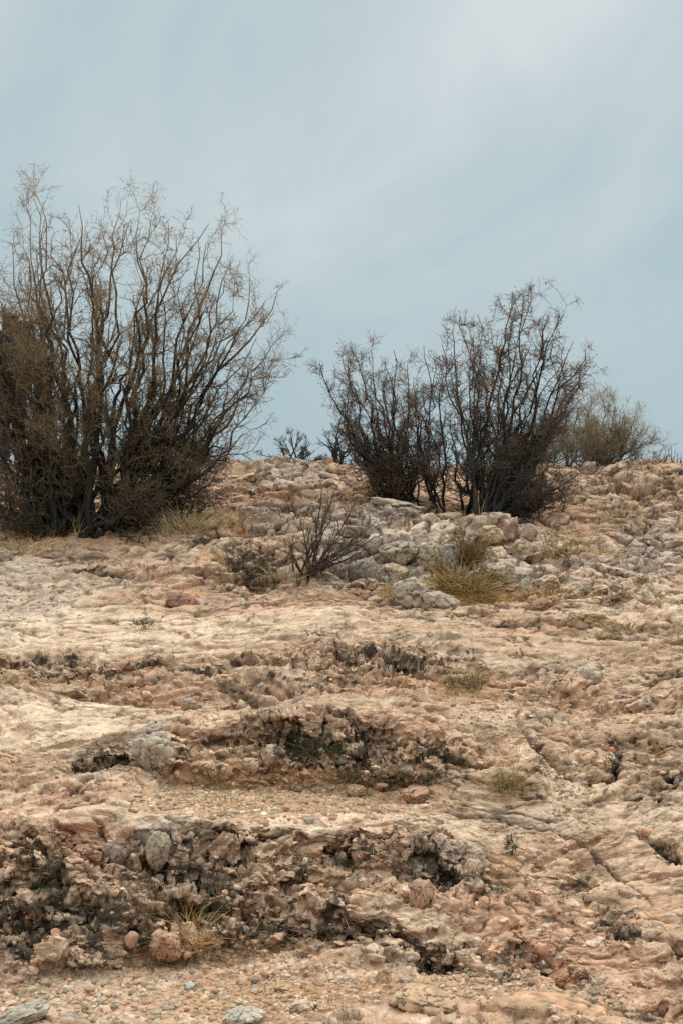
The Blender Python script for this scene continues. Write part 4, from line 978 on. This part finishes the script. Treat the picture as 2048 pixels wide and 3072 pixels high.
# gravel: nobody could count it
def gravel(n, seed):
    r = np.random.default_rng(seed); vv, ff = ico(1)
    w = (R_gravel * 1.0 + R_dirt * 0.18 + 0.012 + 0.03 * R_knob + .04 * R_dark)[VI]
    w = w * np.where(np.isfinite(w), 1, 0) * (V[VI, 1] < 15)
    cdf = np.cumsum(w); k = VI[np.searchsorted(cdf, r.random(n) * cdf[-1]).clip(0, len(VI) - 1)]
    pos = V[k].astype(float)
    s = np.clip(r.lognormal(math.log(0.0036), 0.62, n), 0.002, 0.02) * (0.75 + pos[:, 1] / 12)
    sc_ = s[:, None] * r.uniform(0.6, 1.3, size=(n, 3)) * np.array([1.1, 1.0, 0.75])
    th = r.uniform(0, 6.28, n)
    sh = vv[None] * (1 + r.uniform(-.22, .22, size=(n, len(vv), 1))) * sc_[:, None, :]
    c_, s_ = np.cos(th)[:, None], np.sin(th)[:, None]
    x = sh[..., 0] * c_ - sh[..., 1] * s_; y = sh[..., 0] * s_ + sh[..., 1] * c_
    Vg = np.stack([x, y, sh[..., 2]], 2) + (pos + np.stack([0 * s, 0 * s, s * .0], 1))[:, None]
    Fg = ff[None] + (np.arange(n) * len(vv))[:, None, None]
    pal = np.array([CREAM, PALEC, GREY, PINK, TAN, TAN, CREAM, PINK, (.58, .50, .40), (.34, .29, .24), (.46, .27, .17)]) * .92
    cc = pal[r.integers(0, len(pal), n)] * r.uniform(.7, 1.2, size=(n, 1)) * np.array([1.06, .94, .82])
    m_ = mesh_np("gravel", Vg.reshape(-1, 3), Fg.reshape(-1, 3)); col_attr(m_, "tone", np.repeat(cc, len(vv), 0))
    tag(link("gravel", m_, M_stone), "loose pebbles and gravel scattered over the flats and pockets", "gravel", kind="stuff")
gravel(17000, 5)
def rubble(n, seed):
    r = np.random.default_rng(seed); vv, ff = ico(1)
    w = ((0.10 + 0.9 * R_knob + 0.8 * R_block + 0.25 * bfld) * (1 - 0.75 * R_smooth) * (1 - 0.6 * R_gravel) * (1 - 0.9 * lich_shade))[VI] * np.minimum(1, 9 / V[VI, 1]) ** 1
    cdf = np.cumsum(w); k = VI[np.searchsorted(cdf, r.random(n) * cdf[-1]).clip(0, len(VI) - 1)]
    pos = V[k].astype(float); nn = N[k].astype(float)
    s_ = np.clip(r.lognormal(math.log(0.0068), 0.5, n), 0.003, 0.022) * (0.6 + pos[:, 1] / 14)
    sc_ = s_[:, None] * np.stack([r.uniform(.9, 1.9, n), r.uniform(.7, 1.2, n), r.uniform(.35, .8, n)], 1)
    th = r.normal(0, .5, n); ti = r.normal(0, .22, n) + 0.15
    sh = vv[None] * (1 + r.uniform(-.28, .28, size=(n, len(vv), 1))) * sc_[:, None, :]
    x, y, z = sh[..., 0], sh[..., 1], sh[..., 2]
    c_, q_ = np.cos(ti)[:, None], np.sin(ti)[:, None]; x, z = x * c_ + z * q_, z * c_ - x * q_
    c_, q_ = np.cos(th)[:, None], np.sin(th)[:, None]; x, y = x * c_ - y * q_, x * q_ + y * c_
    Vg = np.stack([x, y, z], 2) + (pos - nn * (s_ * .28)[:, None])[:, None]
    Fg = ff[None] + (np.arange(n) * len(vv))[:, None, None]
    base = C[k]; lum = base.mean(1, keepdims=True); base = np.where(lum < .12, base * .75 + np.array([[.34, .25, .18]]) * .25, base)
    cc = base * r.uniform(.8, 1.2, size=(n, 1))
    m_ = mesh_np("rubble", Vg.reshape(-1, 3), Fg.reshape(-1, 3)); col_attr(m_, "tone", np.repeat(cc, len(vv), 0))
    tag(link("rubble", m_, M_stone), "small angular limestone chips lying in and on the broken rock", "rubble", kind="stuff")
rubble(13000, 9)
print("stones", round(time.time() - T0, 1))

# ------------------------------------------------------------------ the walker behind the large shrub
def skin_obj(name, pts, edges, radii, mat, parent, sub=2, rootidx=0):
    m_ = bpy.data.meshes.new(name); m_.from_pydata(pts, edges, [])
    ob = link(name, m_, mat, parent)
    md = ob.modifiers.new("skin", 'SKIN'); md.use_smooth_shade = True
    sv = m_.skin_vertices[0].data if m_.skin_vertices else None
    if sv is None:
        bpy.context.view_layer.update()
        sv = m_.skin_vertices[0].data
    for i_, rr in enumerate(radii):
        sv[i_].radius = rr if isinstance(rr, tuple) else (rr, rr); sv[i_].use_root = (i_ == rootidx)
    s_ = ob.modifiers.new("sub", 'SUBSURF'); s_.levels = sub; s_.render_levels = sub
    # keep only the shape the modifiers make
    dg = bpy.context.evaluated_depsgraph_get(); ev = ob.evaluated_get(dg)
    nm_ = bpy.data.meshes.new_from_object(ev); ob.modifiers.clear(); ob.data = nm_
    if len(nm_.materials) == 0: nm_.materials.append(mat)
    nm_.polygons.foreach_set("use_smooth", np.full(len(nm_.polygons), True))
    return ob
M_skin = simple_mat("skin", (0.36, 0.14, 0.08), (0.44, 0.19, 0.11), 12, 0.6)
M_cloth = simple_mat("dark_cloth", (0.012, 0.014, 0.02), (0.03, 0.033, 0.042), 30, 0.9, .002)
M_pants = simple_mat("dark_trousers", (0.014, 0.018, 0.028), (0.03, 0.036, 0.05), 30, 0.9, .002)
M_hair = simple_mat("dark_hair", (0.010, 0.008, 0.007), (0.022, 0.017, 0.014), 60, 0.6, .002)
M_bag = simple_mat("dark_nylon", (0.010, 0.014, 0.016), (0.022, 0.028, 0.03), 40, 0.7, .001)
M_shoeb = simple_mat("blue_shoe", (0.03, 0.13, 0.22), (0.05, 0.2, 0.3), 40, 0.6)
M_shoey = simple_mat("yellow_trim", (0.65, 0.55, 0.04), (0.75, 0.62, 0.06), 40, 0.5)
DP = 15.6
gp = ground(34, 1412)
foot = at(34, 1400, DP); foot[2] = min(gp[2], foot[2])
S_ = 1.66 / 1.72
zf = foot[2]; Hh = 1536 - 940
Htop = at(20, 940, DP)[2]; Sx = (Htop - zf) / 1.74
walker = empty("person", (foot[0], DP, zf)); tag(walker, "person in dark clothes standing with their back turned half hidden behind the large shrub", "person")
# faces left (-X). x forward is negative
def W_(*p): return [(a_ * Sx, b_ * Sx, c_ * Sx) for a_, b_, c_ in p]
body_pts = W_((0,0,0.93),(0.0,0,1.08),(-0.01,0,1.24),(-0.03,0,1.40),(-0.06,0,1.49),(-0.085,0,1.56),(-0.10,0,1.64),(-0.095,0,1.70),   # 0-7 pelvis, spine, neck, head
   (-0.02,0.17,1.41),(0.05,0.22,1.14),(-0.17,0.18,1.06),(-0.24,0.15,1.10),        # 8-11 far arm
   (-0.02,-0.17,1.41),(0.06,-0.23,1.15),(-0.14,-0.20,1.03),(-0.22,-0.18,1.05),     # 12-15 near arm, elbow bent, forearm forward
   (0.01,0.09,0.88),(-0.04,0.10,0.50),(0.06,0.10,0.09),(-0.02,0.10,0.035),(-0.10,0.10,0.03),   # 16-20 far leg
   (0.01,-0.09,0.88),(0.02,-0.10,0.49),(0.10,-0.10,0.09),(0.02,-0.10,0.035),(-0.06,-0.10,0.03), # 21-25 near leg
   (-0.205,0,1.615),(-0.17,0,1.575))
body_e = [(0,1),(1,2),(2,3),(3,4),(4,5),(5,6),(6,7),(3,8),(8,9),(9,10),(10,11),(3,12),(12,13),(13,14),(14,15),(0,16),(16,17),(17,18),(18,19),(19,20),(0,21),(21,22),(22,23),(23,24),(24,25),(6,26),(5,27)]
body_r = [(.13,.14),(.11,.13),(.115,.15),(.09,.14),.055,.062,.092,.07, .055,.042,.03,.03, .055,.042,.03,.03, .085,.058,.04,.035,.025, .085,.058,.04,.035,.025,.014,.03]
body_r = [tuple(x_ * Sx for x_ in r__) if isinstance(r__, tuple) else r__ * Sx for r__ in body_r]
# hands: five fingers each grown from the palm
def hand(px_, py_, pz_, sgn):
    pts, ed, rd = [], [], []
    base = 14 if sgn < 0 else 10; end = 15 if sgn < 0 else 11
    return pts
nb = len(body_pts); pts_b = list(body_pts); ed_b = list(body_e); rd_b = list(body_r)
for endi in (11, 15):
    ex, ey, ez = pts_b[endi]
    for k in range(4):
        off = (k - 1.5) * 0.019
        L_ = (0.075, 0.085, 0.08, 0.062)[k]
        a0 = len(pts_b)
        pts_b += [(ex - 0.035, ey + 0.01, ez + off), (ex - 0.035 - L_ * .45, ey + 0.02, ez + off - .004), (ex - 0.035 - L_ * .8, ey + .045, ez + off - .012)]
        ed_b += [(endi, a0), (a0, a0 + 1), (a0 + 1, a0 + 2)]; rd_b += [.010, .0085, .007]
    a0 = len(pts_b); pts_b += [(ex - 0.01, ey + .035, ez + .03), (ex - 0.045, ey + .05, ez + .045)]; ed_b += [(endi, a0), (a0, a0 + 1)]; rd_b += [.011, .009]
skin_obj("body", pts_b, ed_b, rd_b, M_skin, walker)
tp = W_((0,0,0.92),(0.0,0,1.08),(-0.01,0,1.24),(-0.03,0,1.40),(-0.05,0,1.47),(-0.02,0.17,1.41),(0.03,0.20,1.25),(-0.02,-0.17,1.41),(0.03,-0.205,1.26),(0.005,0,0.86))
skin_obj("shirt", tp, [(0,1),(1,2),(2,3),(3,4),(3,5),(5,6),(3,7),(7,8),(0,9)], [(.15,.17),(.135,.155),(.14,.175),(.11,.16),(.065,.07),.072,.065,.072,.065,(.16,.18)], M_cloth, walker)
lp = W_((0,0,0.95),(0.01,0.09,0.86),(-0.04,0.10,0.50),(0.06,0.10,0.08),(0.01,-0.09,0.86),(0.02,-0.10,0.49),(0.10,-0.10,0.08))
skin_obj("trousers", lp, [(0,1),(1,2),(2,3),(0,4),(4,5),(5,6)], [(.14,.15),.11,.082,.065,.11,.082,.065], M_pants, walker)
for yy, xx in ((0.10, 0.03), (-0.10, 0.07)):
    sh = skin_obj("shoe", W_((xx + .03, yy, .05), (xx - .06, yy, .045), (xx - .16, yy, .035)), [(0,1),(1,2)], [.05, .048, .038], M_shoeb, walker)
    so = skin_obj("sole", W_((xx + .04, yy, .012), (xx - .06, yy, .012), (xx - .17, yy, .012)), [(0,1),(1,2)], [(.018,.05), (.018,.048), (.018,.04)], M_shoey, sh)
hp = W_((-0.065,0,1.60),(-0.07,0,1.69),(-0.02,0,1.63),(0.0,0,1.55),(-0.11,0,1.725))
skin_obj("hair", hp, [(0,1),(0,2),(2,3),(1,4)], [.085,.095,.085,.06,.07], M_hair, walker)
for s_i in (-1, 1):
    e_, f_ = ico(2); em = mesh_np("eye", e_ * .012 * Sx, f_, True); eo = link("eye", em, M_hair, walker); eo.location = (-0.185 * Sx, s_i * 0.032 * Sx, 1.655 * Sx)
WR = math.radians(-58); walker.rotation_euler = (0, 0, WR)
# backpack: a thing carried by the person
bp_ = empty("backpack", (foot[0] + 0.20 * Sx * math.cos(WR), DP + 0.20 * Sx * math.sin(WR), zf + 1.0 * Sx)); bp_.rotation_euler = (0, 0, WR); tag(bp_, "large dark backpack worn by the person behind the large shrub", "backpack")
def rounded_box(name, size, loc, mat, parent, bev=.04):
    b = bmesh.new(); bmesh.ops.create_cube(b, size=1)
    for v in b.verts: v.co = Vector((v.co.x * size[0], v.co.y * size[1], v.co.z * size[2])) + Vector(loc)
    bmesh.ops.bevel(b, geom=b.edges[:], offset=bev, segments=4, affect='EDGES')
    m_ = bpy.data.meshes.new(name); b.to_mesh(m_); b.free()
    m_.polygons.foreach_set("use_smooth", np.full(len(m_.polygons), True))
    return link(name, m_, mat, parent)
rounded_box("pack_body", (.22, .34, .62), (0.07, 0, .18), M_bag, bp_, .07)
rounded_box("top_lid", (.25, .32, .13), (0.05, 0, .54), M_bag, bp_, .05)
rounded_box("pocket", (.09, .24, .28), (.21, 0, .08), M_bag, bp_, .035)
rounded_box("side_pocket", (.15, .08, .22), (.07, -.20, .0), M_bag, bp_, .03)
for s_i in (-1, 1):
    skin_obj("shoulder_strap", [(0, s_i * .11, .44), (-.16, s_i * .12, .50), (-.33, s_i * .12, .38), (-.34, s_i * .13, .16), (-.16, s_i * .16, .02), (0, s_i * .15, -.04)], [(0,1),(1,2),(2,3),(3,4),(4,5)], [(.012, .03)] * 6, M_bag, bp_, 1)

# ------------------------------------------------------------------ sky, sun, camera
SUN_EL, SUN_AZ = math.radians(58), math.radians(25)    # azimuth from +Y toward +X
w = bpy.data.worlds.new("World"); sc.world = w; w.use_nodes = True
nt = w.node_tree; nt.nodes.clear(); L = nt.links
out_ = nt.nodes.new("ShaderNodeOutputWorld"); bg = nt.nodes.new("ShaderNodeBackground"); L.new(bg.outputs[0], out_.inputs[0])
sky = nt.nodes.new("ShaderNodeTexSky"); sky.sky_type = 'NISHITA'; sky.sun_disc = False; sky.sun_elevation = SUN_EL; sky.sun_rotation = SUN_AZ
sky.air_density = 1.0; sky.dust_density = 2.0
tc = nt.nodes.new("ShaderNodeTexCoord")
sep = nt.nodes.new("ShaderNodeSeparateXYZ"); L.new(tc.outputs["Generated"], sep.inputs[0])
def mth(op, a_, b_=None, c_=None):
    n = nt.nodes.new("ShaderNodeMath"); n.operation = op
    for i_, x in enumerate((a_, b_, c_)):
        if x is None: continue
        if isinstance(x, (int, float)): n.inputs[i_].default_value = x
        else: L.new(x, n.inputs[i_])
    return n.outputs[0]
# cloud deck: long diagonal banks, direction space
ca_, sa_ = math.cos(math.radians(30)), math.sin(math.radians(30))
uu = mth('ADD', mth('MULTIPLY', sep.outputs[0], ca_), mth('MULTIPLY', sep.outputs[2], sa_))
vv_ = mth('SUBTRACT', mth('MULTIPLY', sep.outputs[2], ca_), mth('MULTIPLY', sep.outputs[0], sa_))
cv = nt.nodes.new("ShaderNodeCombineXYZ"); L.new(mth('MULTIPLY', uu, 3.0), cv.inputs[0]); L.new(mth('MULTIPLY', vv_, 4.6), cv.inputs[1]); L.new(mth('MULTIPLY', sep.outputs[1], 2.0), cv.inputs[2])
nz = nt.nodes.new("ShaderNodeTexNoise"); nz.inputs["Scale"].default_value = 1.0; nz.inputs["Detail"].default_value = 7; nz.inputs["Roughness"].default_value = 0.55; nz.inputs["Distortion"].default_value = 0.9
L.new(cv.outputs[0], nz.inputs["Vector"])
# two brighter banks: a thin veil high on the right and a broad one across the middle
def bank(v0, wd, u0, uw, amt):
    a_ = mth('DIVIDE', mth('SUBTRACT', vv_, v0), wd); b_ = mth('DIVIDE', mth('SUBTRACT', uu, u0), uw)
    q = mth('ADD', mth('MULTIPLY', a_, a_), mth('MULTIPLY', b_, b_))
    return mth('MULTIPLY', mth('POWER', 2.718, mth('MULTIPLY', q, -1.0)), amt)
nz2 = nt.nodes.new("ShaderNodeTexNoise"); nz2.inputs["Scale"].default_value = 9.0; nz2.inputs["Detail"].default_value = 6; nz2.inputs["Roughness"].default_value = 0.6; nz2.inputs["Distortion"].default_value = 0.4
L.new(tc.outputs["Generated"], nz2.inputs["Vector"])
blob = mth('MULTIPLY', bank(0.235, 0.055, 0.33, 0.13, 0.52), nz2.outputs[0])
dens = mth('ADD', mth('ADD', nz.outputs[0], mth('MULTIPLY', mth('SUBTRACT', nz2.outputs[0], 0.5), 0.22)), mth('ADD', blob, bank(0.19, 0.06, 0.06, 0.25, 0.08)))
rp = nt.nodes.new("ShaderNodeValToRGB"); el = rp.color_ramp.elements
el[0].position = 0.36; el[0].color = (0.445, 0.57, 0.61, 1)
el[1].position = 0.80; el[1].color = (0.685, 0.735, 0.75, 1)
e2 = el.new(0.56); e2.color = (0.545, 0.645, 0.668, 1)
L.new(dens, rp.inputs[0])
# toward the horizon the deck is even and slightly bluer
hz = nt.nodes.new("ShaderNodeMapRange"); hz.inputs[1].default_value = 0.02; hz.inputs[2].default_value = 0.22; hz.interpolation_type = 'SMOOTHSTEP'
L.new(sep.outputs[2], hz.inputs[0])
mx = nt.nodes.new("ShaderNodeMix"); mx.data_type = 'RGBA'; mx.inputs["A"].default_value = (0.40, 0.53, 0.595, 1)
hf = mth('MULTIPLY_ADD', hz.outputs[0], 0.75, 0.25)
L.new(hf, mx.inputs["Factor"]); L.new(rp.outputs[0], mx.inputs["B"])
# overcast: the zenith is much brighter than the horizon
zb = nt.nodes.new("ShaderNodeMapRange"); zb.inputs[1].default_value = 0.36; zb.inputs[2].default_value = 1.0; zb.inputs[3].default_value = 1.0; zb.inputs[4].default_value = 4.3; L.new(sep.outputs[2], zb.inputs[0])
vs = nt.nodes.new("ShaderNodeVectorMath"); vs.operation = 'SCALE'; L.new(mx.outputs["Result"], vs.inputs[0]); L.new(zb.outputs[0], vs.inputs["Scale"])
sk = nt.nodes.new("ShaderNodeVectorMath"); sk.operation = 'SCALE'; L.new(sky.outputs[0], sk.inputs[0]); sk.inputs["Scale"].default_value = 0.08
m2 = nt.nodes.new("ShaderNodeMix"); m2.data_type = 'RGBA'; m2.inputs["Factor"].default_value = 0.92; L.new(sk.outputs[0], m2.inputs["A"]); L.new(vs.outputs[0], m2.inputs["B"])
L.new(m2.outputs["Result"], bg.inputs["Color"]); bg.inputs["Strength"].default_value = 1.0

sd = bpy.data.lights.new("sun", 'SUN'); sd.energy = 1.5; sd.angle = math.radians(14); sd.color = (1.0, 0.93, 0.84)
so = bpy.data.objects.new("sun", sd); col.objects.link(so)
dv = Vector((math.sin(SUN_AZ) * math.cos(SUN_EL), math.cos(SUN_AZ) * math.cos(SUN_EL), math.sin(SUN_EL)))
so.rotation_euler = dv.to_track_quat('Z', 'Y').to_euler(); so.location = (0, 0, 20)

cd = bpy.data.cameras.new("camera"); cam = bpy.data.objects.new("camera", cd); col.objects.link(cam)
cd.sensor_fit = 'VERTICAL'; cd.sensor_height = 36; cd.lens = 50; cd.clip_end = 8000; cd.clip_start = 0.05
cam.location = (0, 0, 0); cam.rotation_euler = (math.radians(90), 0, 0)
sc.camera = cam
vs_ = sc.view_settings; vs_.view_transform = 'Standard'; vs_.look = 'None'; vs_.exposure = 0; vs_.gamma = 1
sc.cycles.max_bounces = 5; sc.cycles.use_denoising = False
print("done", round(time.time() - T0, 1))
